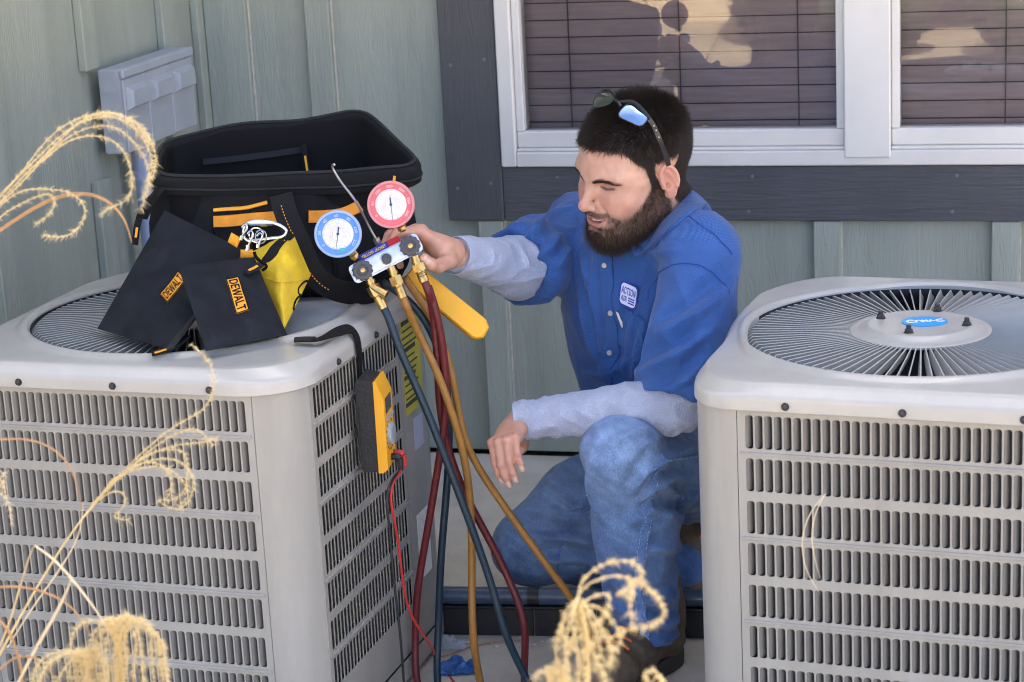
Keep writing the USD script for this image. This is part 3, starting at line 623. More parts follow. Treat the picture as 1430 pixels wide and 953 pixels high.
# ---------------------------------------------------------------- head
def rot_head(yaw, pit, rol):
    F0 = np.array([-math.sin(yaw), -math.cos(yaw), 0]); L0 = np.array([math.cos(yaw), -math.sin(yaw), 0]); U0 = ZV
    F = math.cos(pit)*F0-math.sin(pit)*U0; U = math.sin(pit)*F0+math.cos(pit)*U0
    return np.stack([math.cos(rol)*L0-math.sin(rol)*U, F, math.sin(rol)*L0+math.cos(rol)*U], 1)
HR = rot_head(math.radians(56.5), math.radians(11.0), math.radians(7.4)); HO = np.array([0.2334, 3.660, 0.9034]); HS = 1.035
def h2w(v): return HS*(np.asarray(v)@HR.T)+HO
def w2h(v): return ((np.asarray(v)-HO)@HR)/HS
def head_sdf(p):
    m = p.copy(); m[:, 0] = np.abs(m[:, 0])
    d = s_ell(m, (0, -0.014, 0.030), (0.0765, 0.098, 0.088))
    d = smin(d, s_ell(m, (0, 0.040, 0.020), (0.064, 0.056, 0.062)), 0.03)
    d = smin(d, s_ell(m, (0, 0.030, -0.035), (0.063, 0.058, 0.070)), 0.03)
    d = smin(d, s_ell(m, (0, 0.040, -0.078), (0.047, 0.050, 0.040)), 0.03)
    d = smin(d, s_cone(m, (0.052, -0.002, -0.068), (0.020, 0.072, -0.102), 0.018, 0.018), 0.03)
    d = smin(d, s_ball(m, (0, 0.078, -0.103), 0.019), 0.022)                                   # chin
    d = smin(d, s_ell(m, (0.041, 0.062, -0.030), (0.026, 0.022, 0.020)), 0.022)                # cheekbone
    d = smin(d, s_ell(m, (0.035, 0.0765, -0.044), (0.018, 0.0155, 0.0145)), 0.014)                # smiling cheek
    d = smin(d, s_cone(m, (0.046, 0.0725, 0.0155), (0.012, 0.0875, 0.0125), 0.009, 0.010), 0.015)  # brow
    d = smin(d, s_cone(m, (0.061, 0.045, -0.0), (0.050, 0.068, 0.014), 0.008, 0.008), 0.02)
    d = smax(d, -s_ell(m, (0.0325, 0.0975, -0.0020), (0.020, 0.0165, 0.0090)), 0.010)              # eye socket
    d = smin(d, s_ell(m, (0.0325, 0.0725, -0.001), (0.0150, 0.0140, 0.0115)), 0.004)           # lids
    d = smax(d, -s_path(m, [(0.020, 0.0885, -0.0030), (0.0265, 0.0895, -0.0050), (0.035, 0.0880, -0.0052), (0.0455, 0.0800, -0.0030)], 0.0014), 0.002)  # between the lids
    d = smax(d, -s_path(m, [(0.020, 0.0890, 0.0050), (0.030, 0.0905, 0.0080), (0.044, 0.0830, 0.0055)], 0.0012), 0.003)   # fold over the lid
    n = s_path(p, [(0, 0.0855, 0.012), (0, 0.098, -0.012), (0, 0.1120, -0.032)], [0.0070, 0.0078, 0.0092], 0.006)
    n = smin(n, s_ball(p, (0, 0.1135, -0.0345), 0.0106), 0.006)
    n = smin(n, s_ell(m, (0.0125, 0.1010, -0.0385), (0.0075, 0.0105, 0.0080)), 0.006)
    d = smin(d, n, 0.012)
    d = smax(d, -s_ell(m, (0.0072, 0.1050, -0.0475), (0.0038, 0.0060, 0.0035)), 0.003)        # nostrils
    d = smax(d, -s_path(m, [(0.019, 0.0985, -0.036), (0.029, 0.0905, -0.050), (0.0375, 0.0790, -0.070)], 0.0032), 0.009)  # smile lines
    d = smin(d, s_ell(m, (0, 0.084, -0.066), (0.026, 0.015, 0.020)), 0.016)                   # muzzle
    up = s_path(m, [(0, 0.0985, -0.0610), (0.010, 0.0968, -0.0600), (0.0295, 0.0825, -0.0595)], [0.0038, 0.0040, 0.0022], 0.003)
    lw = s_path(m, [(0, 0.0965, -0.0745), (0.012, 0.0935, -0.0730), (0.0295, 0.0825, -0.0610)], [0.0058, 0.0052, 0.0022], 0.003)
    d = smin(d, up, 0.006); d = smin(d, lw, 0.006)
    d = smax(d, -s_path(m, [(0, 0.1010, -0.0668), (0.012, 0.0980, -0.0660), (0.0275, 0.0860, -0.0615)], [0.0040, 0.0037, 0.0011]), 0.0025)  # parted mouth
    d = smax(d, -s_ell(m, (0, 0.0985, -0.0870), (0.016, 0.008, 0.006)), 0.010)
    # ears
    R = np.array([[math.cos(0.35), math.sin(0.35), 0], [-math.sin(0.35), math.cos(0.35), 0], [0, 0, 1.0]])
    tilt = 0.22; q = (m-np.array([0.0775, -0.013, -0.010]))@R.T
    q = np.stack([q[:, 0], q[:, 1]*math.cos(tilt)-q[:, 2]*math.sin(tilt), q[:, 1]*math.sin(tilt)+q[:, 2]*math.cos(tilt)], 1)
    e = s_ell(q, (0, 0, 0.002), (0.0085, 0.0172, 0.0285)); e = smin(e, s_ell(q, (-0.002, 0.004, -0.026), (0.0065, 0.010, 0.0100)), 0.006)
    a = np.linspace(-0.9, 3.6, 12)
    rim = s_path(q, [(0.0065, 0.0145*math.cos(t)*-1, 0.005+0.0238*math.sin(t)) for t in a], 0.0036)
    e = smax(e, -s_ell(q, (0.0105, 0.001, 0.004), (0.0075, 0.0117, 0.0198)), 0.004)
    e = smin(e, rim, 0.003)
    e = smin(e, s_path(q, [(0.0035, -0.009, -0.014), (0.0045, -0.006, 0.006), (0.005, 0.000, 0.019)], 0.0026), 0.004)
    e = smin(e, s_ball(q, (0.004, 0.013, -0.008), 0.0046), 0.004)
    e = smax(e, -s_ell(q, (0.006, 0.0065, -0.008), (0.006, 0.0045, 0.006)), 0.003)
    d = smin(d, e, 0.006)
    return d
NECK0, NECK1 = (0, -0.028, -0.055), w2h(at(938, 312, 3.74))
def headneck(p):
    return smin(head_sdf(p), s_cone(p, NECK0, NECK1, 0.056, 0.062), 0.03)
hm = sdf_mesh(headneck, (-0.11, -0.135, -0.20), (0.11, 0.145, 0.14), 0.0021)
HV = np.array(hm.vertices)
BROW = to_surface(headneck, [(0.0130, 0.0950, 0.0105), (0.026, 0.0940, 0.0128), (0.040, 0.0850, 0.0132), (0.054, 0.0730, 0.0105)])
LASH = to_surface(headneck, [(0.0195, 0.0890, -0.0030), (0.0270, 0.0890, -0.0048), (0.0360, 0.0875, -0.0050), (0.0465, 0.0800, -0.0026)])
def beard_w(v):
    x, y, z = np.abs(v[:, 0]), v[:, 1], v[:, 2]
    line = np.interp(y, [-0.02, 0.005, 0.022, 0.040, 0.060, 0.078, 0.10], [0.02, 0.02, -0.020, -0.045, -0.060, -0.0675, -0.078])
    w = sstep(0.011, -0.009, z-line)*sstep(-0.028, -0.012, y)*sstep(-0.150, -0.128, z)
    lips = (x < 0.030) & (y > 0.078) & (z > -0.0810+0.019*(x/0.03)**2) & (z < -0.0560-0.002*(x/0.03)**2)
    soul = sstep(0.006, 0.0, np.hypot(x/1.0, z+0.087))
    under = ((x < 0.024) & (y > 0.080) & (z > -0.092))
    w = np.where(lips, 0, w); w = np.where(under & (z < -0.0815), w*0.45, w)
    mo = sstep(0.036, 0.030, x)*sstep(0.078, 0.086, y)*sstep(-0.0475, -0.052, z)*sstep(-0.0592, -0.0575, z)
    side = sstep(0.026, 0.031, x)*sstep(0.044, 0.036, x)*sstep(0.070, 0.078, y)*sstep(-0.052, -0.058, z)*sstep(-0.095, -0.08, z)
    w = np.maximum(w, np.maximum(mo*0.75, side*0.6)); return np.where((x > 0.0715) & (y < 0.012) & (z > -0.052) & (y > -0.04), 0, w)
def hair_w(v):
    x, y, z = np.abs(v[:, 0]), v[:, 1], v[:, 2]
    line = np.interp(y, [-0.12, -0.085, -0.05, -0.034, -0.026, -0.008, 0.004, 0.018, 0.030, 0.046, 0.060, 0.085], [-0.085, -0.082, -0.070, -0.055, 0.016, 0.020, -0.014, -0.022, 0.022, 0.038, 0.056, 0.062])
    w = sstep(-0.004, 0.004, z-line)
    ear = (x > 0.073) & (y > -0.045) & (y < 0.012) & (z > -0.05) & (z < 0.026)
    return np.where(ear, 0, w)
def skin_tint(v, local=True):
    c = np.tile(np.array([0.60, 0.345, 0.245]), (len(v), 1))
    if not local: return c
    x, y, z = np.abs(v[:, 0]), v[:, 1], v[:, 2]
    def mixto(w, col):
        nonlocal c; w = np.clip(w, 0, 1)[:, None]; c = c*(1-w)+np.array(col)*w
    mixto(0.55*np.exp(-(((x-0.043)/0.020)**2+((z+0.030)/0.018)**2))*(y > 0.03), (0.58, 0.23, 0.165))
    mixto(0.45*np.exp(-((v[:, 0]/0.016)**2+((z+0.036)/0.014)**2+((y-0.115)/0.02)**2)), (0.58, 0.23, 0.165))
    mixto(0.5*sstep(0.072, 0.077, x)*(y < 0.015), (0.60, 0.25, 0.19))
    lip = sstep(0.030, 0.027, x)*sstep(0.080, 0.084, y)*np.maximum(sstep(-0.0560, -0.0580, z)*sstep(-0.0815, -0.0790, z-0.019*(x/0.03)**2), 0)
    mixto(lip*0.85, (0.50, 0.20, 0.17))
    mouth = s_path(np.c_[x, y, z], [(0, 0.0985, -0.0668), (0.012, 0.0955, -0.0660), (0.0275, 0.0840, -0.0615)], [0.0030, 0.0029, 0.0009])
    mixto(sstep(0.001, -0.001, mouth), (0.10, 0.03, 0.03))
    lash = s_path(np.c_[x, y, z], LASH, [0.0014, 0.0026, 0.0028, 0.0018])
    mixto(sstep(0.0010, -0.0006, lash)*0.95, (0.010, 0.007, 0.006))
    mixto(np.exp(-(((x-0.033)/0.017)**2+((z-0.004)/0.006)**2))*(y > 0.05)*0.55, (0.30, 0.15, 0.12))  # shade under the brow painted into the skin tint
    mixto(np.exp(-(((x-0.034)/0.018)**2+((z+0.004)/0.012)**2))*(y > 0.05)*0.30, (0.42, 0.22, 0.18))  # wider eye-socket shade, also painted into the tint
    brow = s_path(np.c_[x, y, z], BROW, [0.0036, 0.0040, 0.0040, 0.0016])
    mixto(sstep(0.0016, -0.0018, brow)*0.75, (0.05, 0.03, 0.024))
    k_ = (0.88+0.24*meshkit.fbm(v*45.0, 4, 21))[:, None]; c = c*np.c_[0.5+0.5*k_, k_, k_]
    mixto(beard_w(v)*0.85, (0.055, 0.032, 0.022)); mixto(hair_w(v)*0.97, (0.022, 0.015, 0.012))
    return c
head_tint = skin_tint(HV)
hm.vertices = h2w(HV)

# ---------------------------------------------------------------- hands
def hand(wrist, fdir, back, thumb_side, curls, spread=0.06, scale=1.0, thumb=(0.7, 0.5), thumb_curl=0.35, thumb_path=None, arm=None):
    """palm from the wrist along fdir; back = normal of the back of the hand; fingers curl away from it"""
    f = unit(fdir); b = unit(np.asarray(back)-f*(np.asarray(back)@f)); s = np.cross(f, b); s = s if s@np.asarray(thumb_side) > 0 else -s
    w = np.asarray(wrist, float); S = scale
    knk = [w+f*0.094*S+s*0.030*S, w+f*0.098*S+s*0.010*S, w+f*0.093*S-s*0.011*S, w+f*0.083*S-s*0.030*S]
    lens = [(0.046, 0.026, 0.021), (0.050, 0.030, 0.022), (0.046, 0.028, 0.021), (0.036, 0.021, 0.019)]
    rad = [0.0100, 0.0103, 0.0098, 0.0086]
    fingers = []; nails = []; joints = []
    for i in range(4):
        d = unit(f+s*spread*(1.5-i)); p = knk[i]; P = [p]; a = 0
        for L_, c in zip(lens[i], curls[i]):
            a += c; v = d*math.cos(a)-b*math.sin(a); p = p+v*L_*S; P.append(p)
        nails.append((P[3]-v*rad[i]*0.25*S+(b*math.cos(a)+d*math.sin(a))*rad[i]*0.72*S, v)); joints += [(P[1], b*math.cos(curls[i][0])+d*math.sin(curls[i][0])), (P[2], b*math.cos(a-curls[i][2])+d*math.sin(a-curls[i][2])), (P[0], b)]
        fingers.append((P, [rad[i]*S*1.08, rad[i]*S*1.0, rad[i]*S*0.92, rad[i]*S*0.80]))
    if thumb_path is None:
        t0 = w+f*0.022*S+s*0.026*S-b*0.010*S; tv = unit(f*thumb[0]+s*thumb[1]-b*0.35); t1 = t0+tv*0.046*S
        tv2 = unit(tv+f*thumb_curl-b*0.2*thumb_curl); t2 = t1+tv2*0.033*S; t3 = t2+unit(tv2+f*thumb_curl*0.6)*0.024*S; thumb_path = [t0, t1, t2, t3]
    def sd(p):
        d = None
        for k, P in enumerate(knk):
            a = w+s*(0.014-0.010*k)*S+f*0.016*S
            e = s_cone(p, a, P-f*0.006*S-b*0.003*S, 0.0165*S, 0.0128*S); d = e if d is None else smin(d, e, 0.016)
        d = smin(d, s_cone(p, w+arm*0.045, w+f*0.012*S, 0.0235*S, 0.0215*S), 0.022)
        d = smin(d, s_ell(p, w+f*0.040*S+s*0.024*S-b*0.012*S, (0.022*S, 0.022*S, 0.022*S)), 0.02)
        fd = None
        for P, r in fingers:
            e = s_path(p, P, r, 0.004)
            e = smin(e, s_ball(p, P[0]+b*0.002, r[0]*1.02), 0.006)
            d = smin(d, e, 0.0045) if True else d
        d = smin(d, s_path(p, thumb_path, [0.0150*S, 0.0118*S, 0.0108*S, 0.0088*S], 0.006), 0.010)
        return d
    pts = np.vstack([w+arm*0.05]+[P for F, _ in fingers for P in F]+list(thumb_path))
    tv_ = unit(np.asarray(thumb_path[3])-np.asarray(thumb_path[2])); up_ = unit(CC-np.asarray(thumb_path[3])); up_ = unit(up_-tv_*(up_@tv_)); nails.append((np.asarray(thumb_path[3])-tv_*0.001+up_*0.0075*S, tv_))
    return sd, pts.min(0)-0.03, pts.max(0)+0.03, (nails, joints)
body_parts = [hm]; body_tint = [head_tint]
def hand_tint(m, joints):
    v = np.asarray(m.vertices); c = skin_tint(v, False)*np.array([0.90, 0.84, 0.82]); c = c*(0.86+0.28*meshkit.fbm(v*60, 3, 4))[:, None]
    for P, n in joints[1]:
        w = np.exp(-((v-P-n*0.008)**2).sum(1)/0.0085**2)[:, None]*0.55; c = c*(1-w)+np.array([0.50, 0.215, 0.165])*w
    for P, t in joints[0]:
        q = v-P; al = q@t; r_ = np.linalg.norm(q-al[:, None]*t, axis=1); w = (sstep(0.0058, 0.0046, r_)*sstep(0.0075, 0.0062, np.abs(al)))[:, None]*0.8; c = c*(1-w)+np.array([0.66, 0.46, 0.38])*w
    return c
J = dict(Rsh=at(822, 322, 3.92), Lsh=at(978, 351, 3.57), Relb=at(722, 374, 3.71), Rwr=at(640, 358, 3.560), Lelb=at(942, 562, 3.46), Lwr=at(727, 588, 3.47),
         Lhip=at(985, 655, 3.78), Lknee=at(868, 634, 3.43), Lank=at(903, 880, 3.49), Rhip=at(905, 665, 3.95), Rknee=at(741, 762, 3.86), Rank=at(948, 790, 3.88))
# right hand round the end of the gauge manifold; left hand hanging loose over the knee
rhd = at(600, 336, 3.548)-J['Rwr']
rsd, lo, hi, rj = hand(J['Rwr'], rhd, np.array([0.05, 0.30, 1.0]), np.array([-0.1, -1.0, 0.1]),
                   [(0.55, 0.85, 0.5), (0.65, 0.9, 0.5), (0.8, 0.95, 0.5), (0.9, 1.0, 0.5)], 0.04, 0.95,
                   thumb_path=[at(627, 364, 3.512), at(612, 372, 3.478), at(601, 369, 3.455), at(592, 361, 3.446)], arm=unit(J['Relb']-J['Rwr']))
rh_mesh = sdf_mesh(rsd, lo, hi, 0.0022); body_parts.append(rh_mesh); body_tint.append(hand_tint(rh_mesh, rj))
lsd, lo, hi, lj = hand(J['Lwr'], np.array([-0.46, -0.84, -0.26]), np.array([-0.35, -0.10, 0.9]), np.array([0.1, 1.0, -0.5]),
                   [(1.08, 0.30, 0.2), (1.05, 0.32, 0.22), (1.03, 0.30, 0.22), (1.02, 0.28, 0.2)], -0.01, 0.74,
                   thumb_path=[at(724, 598, 3.47), at(733, 611, 3.495), at(731, 624, 3.505), at(726, 632, 3.50)], arm=unit(J['Lelb']-J['Lwr']))
lh_mesh = sdf_mesh(lsd, lo, hi, 0.0022); body_parts.append(lh_mesh); body_tint.append(hand_tint(lh_mesh, lj))
# the torso and limbs under the clothes carry head and hands
sh_mid = (J['Rsh']+J['Lsh'])/2; PEL = at(945, 640, 3.87)
TR = unit(J['Lsh']-J['Rsh']); TU = unit(sh_mid-PEL); TF = unit(np.cross(TU, TR)); TR = np.cross(TF, TU)
if TF[0] > 0: TF = -TF
TM = np.stack([TR, TF, TU], 1)
def torso(p, g=0.0):
    c1 = sh_mid-TU*0.135+TF*0.012; c2 = PEL+TU*0.17+TF*0.015
    d = s_ell(p, c1, (0.178+g, 0.122+g, 0.185+g), TM)
    d = smin(d, s_ell(p, c2, (0.160+g, 0.126+g, 0.19+g), TM), 0.08)
    d = smin(d, s_cone(p, J['Rsh'], J['Lsh'], 0.050+g, 0.046+g), 0.06)
    nb = at(938, 312, 3.74)
    d = smin(d, s_cone(p, nb-TU*0.06, nb+TU*0.005, 0.085+g, 0.050+g), 0.06)
    return d
def under(p):
    d = torso(p, -0.012)
    for a, b, r0, r1 in (('Rsh', 'Relb', 0.045, 0.036), ('Relb', 'Rwr', 0.035, 0.025), ('Lsh', 'Lelb', 0.045, 0.036), ('Lelb', 'Lwr', 0.035, 0.025), ('Lhip', 'Lknee', 0.07, 0.045), ('Lknee', 'Lank', 0.045, 0.035), ('Rhip', 'Rknee', 0.07, 0.045), ('Rknee', 'Rank', 0.045, 0.035)):
        d = smin(d, s_cone(p, J[a], J[b], r0, r1), 0.03)
    return smin(d, s_ell(p, PEL, (0.13, 0.10, 0.10), TM), 0.05)
allj = np.array(list(J.values()))
um = sdf_mesh(under, allj.min(0)-0.22, allj.max(0)+0.22, 0.014); body_parts.append(um); body_tint.append(skin_tint(np.asarray(um.vertices), False))
obj('body', cat(body_parts), 'skin', person, smooth=True, color=np.vstack(body_tint))

# ---------------------------------------------------------------- hair, beard, brows
rng = np.random.default_rng(5)
def scatter(w, n, seed):
    r = np.random.default_rng(seed); tri = HV[hm.faces]; ar = np.linalg.norm(np.cross(tri[:, 1]-tri[:, 0], tri[:, 2]-tri[:, 0]), axis=1)*w[hm.faces].mean(1)
    k = r.choice(len(ar), n, p=ar/ar.sum()); b = r.dirichlet((1, 1, 1), n); P = (tri[k]*b[..., None]).sum(1)
    N = np.cross(tri[k, 1]-tri[k, 0], tri[k, 2]-tri[k, 0]); return P, N/np.linalg.norm(N, axis=1, keepdims=True), r
def strands(P, N, flow, length, r, lift, n=5, jit=0.35):
    g = flow-N*(flow*N).sum(1, keepdims=True); g /= np.linalg.norm(g, axis=1, keepdims=True)+1e-9
    d = N*lift[:, None]+g*(1-lift)[:, None]+r.normal(0, jit, P.shape)*0.5; d /= np.linalg.norm(d, axis=1, keepdims=True)
    out = [P-N*0.001]; p = P.copy()
    for i in range(n-1):
        dd = d+g*0.35*i/(n-1); dd /= np.linalg.norm(dd, axis=1, keepdims=True); p = p+dd*(length/(n-1))[:, None]; out.append(p)
    return np.stack(out, 1)
P, N, r = scatter(hair_w(HV), 26000, 1)
top = sstep(0.03, 0.10, P[:, 2]); flow = np.stack([0.15*np.sign(P[:, 0])*np.ones(len(P)), 0.7*top+0.15-0.5*(P[:, 1] < -0.05), -0.9+0.6*top], 1)
ln = (0.008+0.012*top)*r.uniform(0.7, 1.2, len(P)); ln *= np.where((P[:, 1] > 0.05), 0.9, 1)
S_ = strands(P, N, flow, ln, r, 0.42+0.25*top, jit=0.30)
curves('hair', h2w(S_.reshape(-1, 3)).reshape(S_.shape), 0.00055, 'hair_dark', person)
P, N, r = scatter(beard_w(HV)**1.3, 13000, 2)
flow = np.stack([0*P[:, 0], 0.25*np.ones(len(P)), -np.ones(len(P))], 1)
chin = sstep(-0.075, -0.11, P[:, 2]); ln = (0.006+0.012*chin)*r.uniform(0.6, 1.25, len(P)); ln = np.where((P[:, 2] > -0.062) & (P[:, 1] > 0.08), 0.006, ln)
S_ = strands(P, N, flow, ln, r, np.full(len(P), 0.50), jit=0.55)
curves('beard', h2w(S_.reshape(-1, 3)).reshape(S_.shape), 0.00034, 'beard_brown', person)
bw_ = lambda v: sstep(0.0016, -0.0022, s_path(np.c_[np.abs(v[:, 0]), v[:, 1], v[:, 2]], BROW, [0.0036, 0.0040, 0.0040, 0.0016]))
P, N, r = scatter(bw_(HV), 1300, 3); flow = np.stack([np.sign(P[:, 0]), -0.3+0*P[:, 0], 0.15+0*P[:, 0]], 1)
S_ = strands(P, N, flow, r.uniform(0.004, 0.007, len(P)), r, np.full(len(P), 0.12), jit=0.2)
curves('eyebrows', h2w(S_.reshape(-1, 3)).reshape(S_.shape), 0.00026, 'hair_dark', person)
tt = loft([h2w(np.stack([np.linspace(-0.021, 0.021, 13), np.interp(np.abs(np.linspace(-0.021, 0.021, 13)), [0, 0.012, 0.021], [0.0990, 0.0962, 0.0890]), np.interp(np.abs(np.linspace(-0.021, 0.021, 13)), [0, 0.012, 0.021], [z, z+0.0006, z+0.003])], 1)) for z in (-0.0618, -0.0670)], closed=False)
obj('teeth', tt, 'teeth', person, smooth=True)

_FACES = {}
def ray_hit(px, py, V):
    """where the photograph's ray first meets a mesh (or, if it misses, the vertex nearest to it)"""
    d = unit(at(px, py, 3.5)-CC); F = _FACES.get(id(V))
    if F is not None:
        A = V[F[:, 0]]; e1, e2 = V[F[:, 1]]-A, V[F[:, 2]]-A; h = np.cross(d, e2); det = (e1*h).sum(1); det = np.where(np.abs(det) < 1e-14, 1e-14, det); s = CC-A
        u = (s*h).sum(1)/det; q = np.cross(s, e1); w = (q@d)/det; t = (e2*q).sum(1)/det; ok = (u >= 0) & (w >= 0) & (u+w <= 1) & (t > 0.1)
        if ok.any(): return CC+d*t[ok].min()
    r = V-CC; t = r@d; return V[np.argmin(((r-t[:, None]*d)**2).sum(1)+1e-4*t)]
# ---------------------------------------------------------------- shirt
Lhem_c, Ldir = J['Lsh']+(J['Lelb']-J['Lsh'])*0.985, unit(J['Lelb']-J['Lsh'])
Rhem_c, Rdir = J['Rsh']+(J['Relb']-J['Rsh'])*0.93, unit(J['Relb']-J['Rsh'])
def shirt_sdf(p):
    d = torso(p, 0.008)
    a = s_path(p, [J['Lsh'], J['Lsh']+(J['Lelb']-J['Lsh'])*0.5+np.array([0.01, -0.005, 0]), J['Lelb']+Ldir*0.05], [0.066, 0.068, 0.074], 0.02)
    a = smax(a, (p-Lhem_c)@Ldir, 0.004); a = smax(a, -s_cone(p, J['Lsh']+Ldir*0.17, J['Lelb']+Ldir*0.1, 0.05, 0.069), 0.004)
    d = smin(d, a, 0.030)
    b = s_path(p, [J['Rsh'], (J['Rsh']+J['Relb'])*0.5+np.array([0, 0, -0.004]), J['Relb']+Rdir*0.06], [0.062, 0.066, 0.076], 0.02)
    b = smax(b, (p-Rhem_c)@Rdir, 0.004); b = smax(b, -s_cone(p, J['Rsh']+Rdir*0.17, J['Relb']+Rdir*0.1, 0.05, 0.071), 0.004)
    d = smin(d, b, 0.030)
    d = smax(d, -s_cone(p, at(930, 300, 3.735), h2w((0, -0.02, -0.03)), 0.057, 0.085), 0.008)      # neck opening
    d = smax(d, -((p-PEL)@TU+0.02), 0.01)
    return d
sm = sdf_mesh(shirt_sdf, allj.min(0)-0.2, allj.max(0)+0.2, 0.0048)
v = np.asarray(sm.vertices)
def near(c, r): return np.exp(-((v-c)**2).sum(1)/(r*r))
def fold(m, paths, seed=0):
    """hand-laid cloth folds: each a pixel path on the surface, its half width and its height; ridge with a hollow beside it"""
    V, F, N = meshkit.arrays(m, True); _FACES[id(V)] = F; disp = np.zeros(len(V)); view = unit(CC-V.mean(0))
    for px, w, h in paths:
        P = spline(np.array([ray_hit(x, y, V) for x, y in px]), 40); tree = cKDTree(P); d, i = tree.query(V); k = d < 4*w
        t = np.gradient(P, axis=0); t /= np.linalg.norm(t, axis=1, keepdims=True); s = np.cross(t, view); sd = ((V-P[i])*s[i]).sum(1)
        ends = np.sin(np.pi*np.clip((i+3)/46, 0, 1))**0.7
        disp[k] += (1.5*h*ends*(np.exp(-(d/w)**2)-0.75*np.exp(-(((sd-1.7*w)/(1.1*w))**2))*np.exp(-((d-np.abs(sd))/(1.5*w))**2)))[k]
    del _FACES[id(V)]; return trimesh.Trimesh(V+N*disp[:, None], F, process=False)
f1 = crease(v, J['Lelb']-J['Lsh']+0.5*TF*0.3, 12, 3, 1); f2 = crease(v, TU*0.8-TR*0.45, 11, 3, 4); f3 = crease(v, J['Relb']-J['Rsh']+ZV*0.25, 13, 4, 8)
soft = meshkit.fbm(v*9.0, 2, 77)-0.5
sm = puff(sm, 0.009*f1*near(J['Lsh']-ZV*0.15, 0.22)+0.013*f2*(1-0.7*near(J['Lsh'], 0.13))+0.013*f3*near((J['Rsh']+J['Relb'])/2, 0.2)+0.014*soft-0.006)
sm = fold(sm, [([(795, 290), (770, 300), (745, 322), (728, 350)], 0.008, 0.008), ([(800, 320), (775, 335), (755, 360), (745, 390)], 0.009, 0.009), ([(765, 275), (740, 292), (715, 312)], 0.008, 0.006), ([(803, 340), (790, 355), (770, 380), (757, 398)], 0.007, 0.007),
               ([(1022, 395), (995, 420), (960, 445), (920, 465)], 0.011, 0.009), ([(1000, 450), (970, 478), (935, 500), (890, 520)], 0.010, 0.008), ([(985, 500), (960, 528), (935, 545)], 0.009, 0.007), ([(915, 400), (905, 440), (893, 490), (885, 530)], 0.010, 0.010),
               ([(905, 395), (895, 420), (880, 470), (872, 520)], 0.009, 0.009), ([(880, 500), (860, 515), (835, 522), (818, 520)], 0.009, 0.007), ([(808, 400), (815, 440), (825, 480), (838, 510)], 0.010, 0.008), ([(808, 350), (818, 385), (826, 420)], 0.009, 0.007), ([(830, 365), (828, 400), (834, 450), (840, 490)], 0.007, 0.006), ([(890, 330), (905, 345), (920, 352), (945, 350)], 0.009, 0.006)])
def cloth_uv(V):
    segs = [(J['Lsh'], J['Lelb'], 0.068), (J['Rsh'], J['Relb'], 0.066)]
    dl = s_cone(V, J['Lsh']+Ldir*0.05, J['Lelb'], 0.07, 0.078); dr = s_cone(V, J['Rsh']+Rdir*0.05, J['Relb'], 0.07, 0.078); dt = torso(V, 0.008)
    k = np.argmin(np.stack([dt, dl, dr], 1), 1); out = np.zeros((len(V), 3))
    for j, (o, ax_, ref, rad) in enumerate(((PEL, TU, TF, 0.155), (J['Lsh'], Ldir, -TR*0.3+TF, 0.072), (J['Rsh'], Rdir, TF, 0.072))):
        e1 = unit(ref-ax_*(ref@ax_)); e2 = np.cross(ax_, e1); q = V-o; s_ = q@ax_; a = np.arctan2(q@e2, q@e1); out[k == j] = np.stack([s_, a*rad, np.full(len(V), 0.5/360)], 1)[k == j]
    return out
def shirt_obj(name, m, parent, smooth=True):
    v_, f_, n_ = meshkit.arrays(m, smooth); o_ = obj(name, trimesh.Trimesh(v_, f_, process=False), 'shirt_cloth', parent, smooth=True)
    UsdGeom.PrimvarsAPI(UsdGeom.Mesh(o_)).CreatePrimvar('cloth', Sdf.ValueTypeNames.Float3Array, 'vertex').Set(Vt.Vec3fArray.FromNumpy(cloth_uv(v_).astype(np.float32))); return o_
shirt = shirt_obj('shirt', sm, person)
def on_shirt(P, off=0.002):
    """the point of the folded shirt nearest to the camera ray or to P"""
    tree = on_shirt.tree; V = on_shirt.V; N = on_shirt.N
    d, i = tree.query(np.asarray(P, float), k=6); w = 1/(d+1e-5); w /= w.sum(1, keepdims=True)
    return (V[i]*w[..., None]).sum(1)+(N[i]*w[..., None]).sum(1)*off
on_shirt.V, _f, on_shirt.N = meshkit.arrays(sm, True); _FACES[id(on_shirt.V)] = _f; on_shirt.tree = cKDTree(on_shirt.V)
def strip(path_px, width, mesh_v, on, off=0.0022, n=24, side=None):
    P = np.array([ray_hit(x, y, mesh_v) for x, y in path_px]); P = spline(P, n); P = on(P, off)
    t = np.gradient(P, axis=0); t /= np.linalg.norm(t, axis=1, keepdims=True)
    view = unit(CC-P.mean(0)); s = np.cross(t, view); s /= np.linalg.norm(s, axis=1, keepdims=True)
    rows = [on(P+s*w, off) for w in (-width/2, -width/6, width/6, width/2)]
    base = [on(P+s*w, off*0.1) for w in (-width/2-0.0006, width/2+0.0006)]
    return fix(loft([base[0]]+rows+[base[1]], closed=False))
shirt_obj('placket', strip([(846, 352), (846, 380), (849, 420), (853, 460), (853, 500), (846, 530)], 0.032, on_shirt.V, on_shirt, 0.0042), shirt, 60)
for q in ((846, 371), (855, 436), (852, 491)):
    c = on_shirt([ray_hit(*q, on_shirt.V)], 0.0045)[0]; nn = unit(unit(CC-c)+TF*0.8); e1 = unit(np.cross(nn, ZV)); e2 = np.cross(nn, e1)
    obj('button', frame_to(lathe([(0.0048, 0.0), (0.0052, 0.0012), (0.0045, 0.0020), (0.0032, 0.0015), (0.0001, 0.0015)], 16), e1, e2, nn, c), 'button_pearl', shirt)
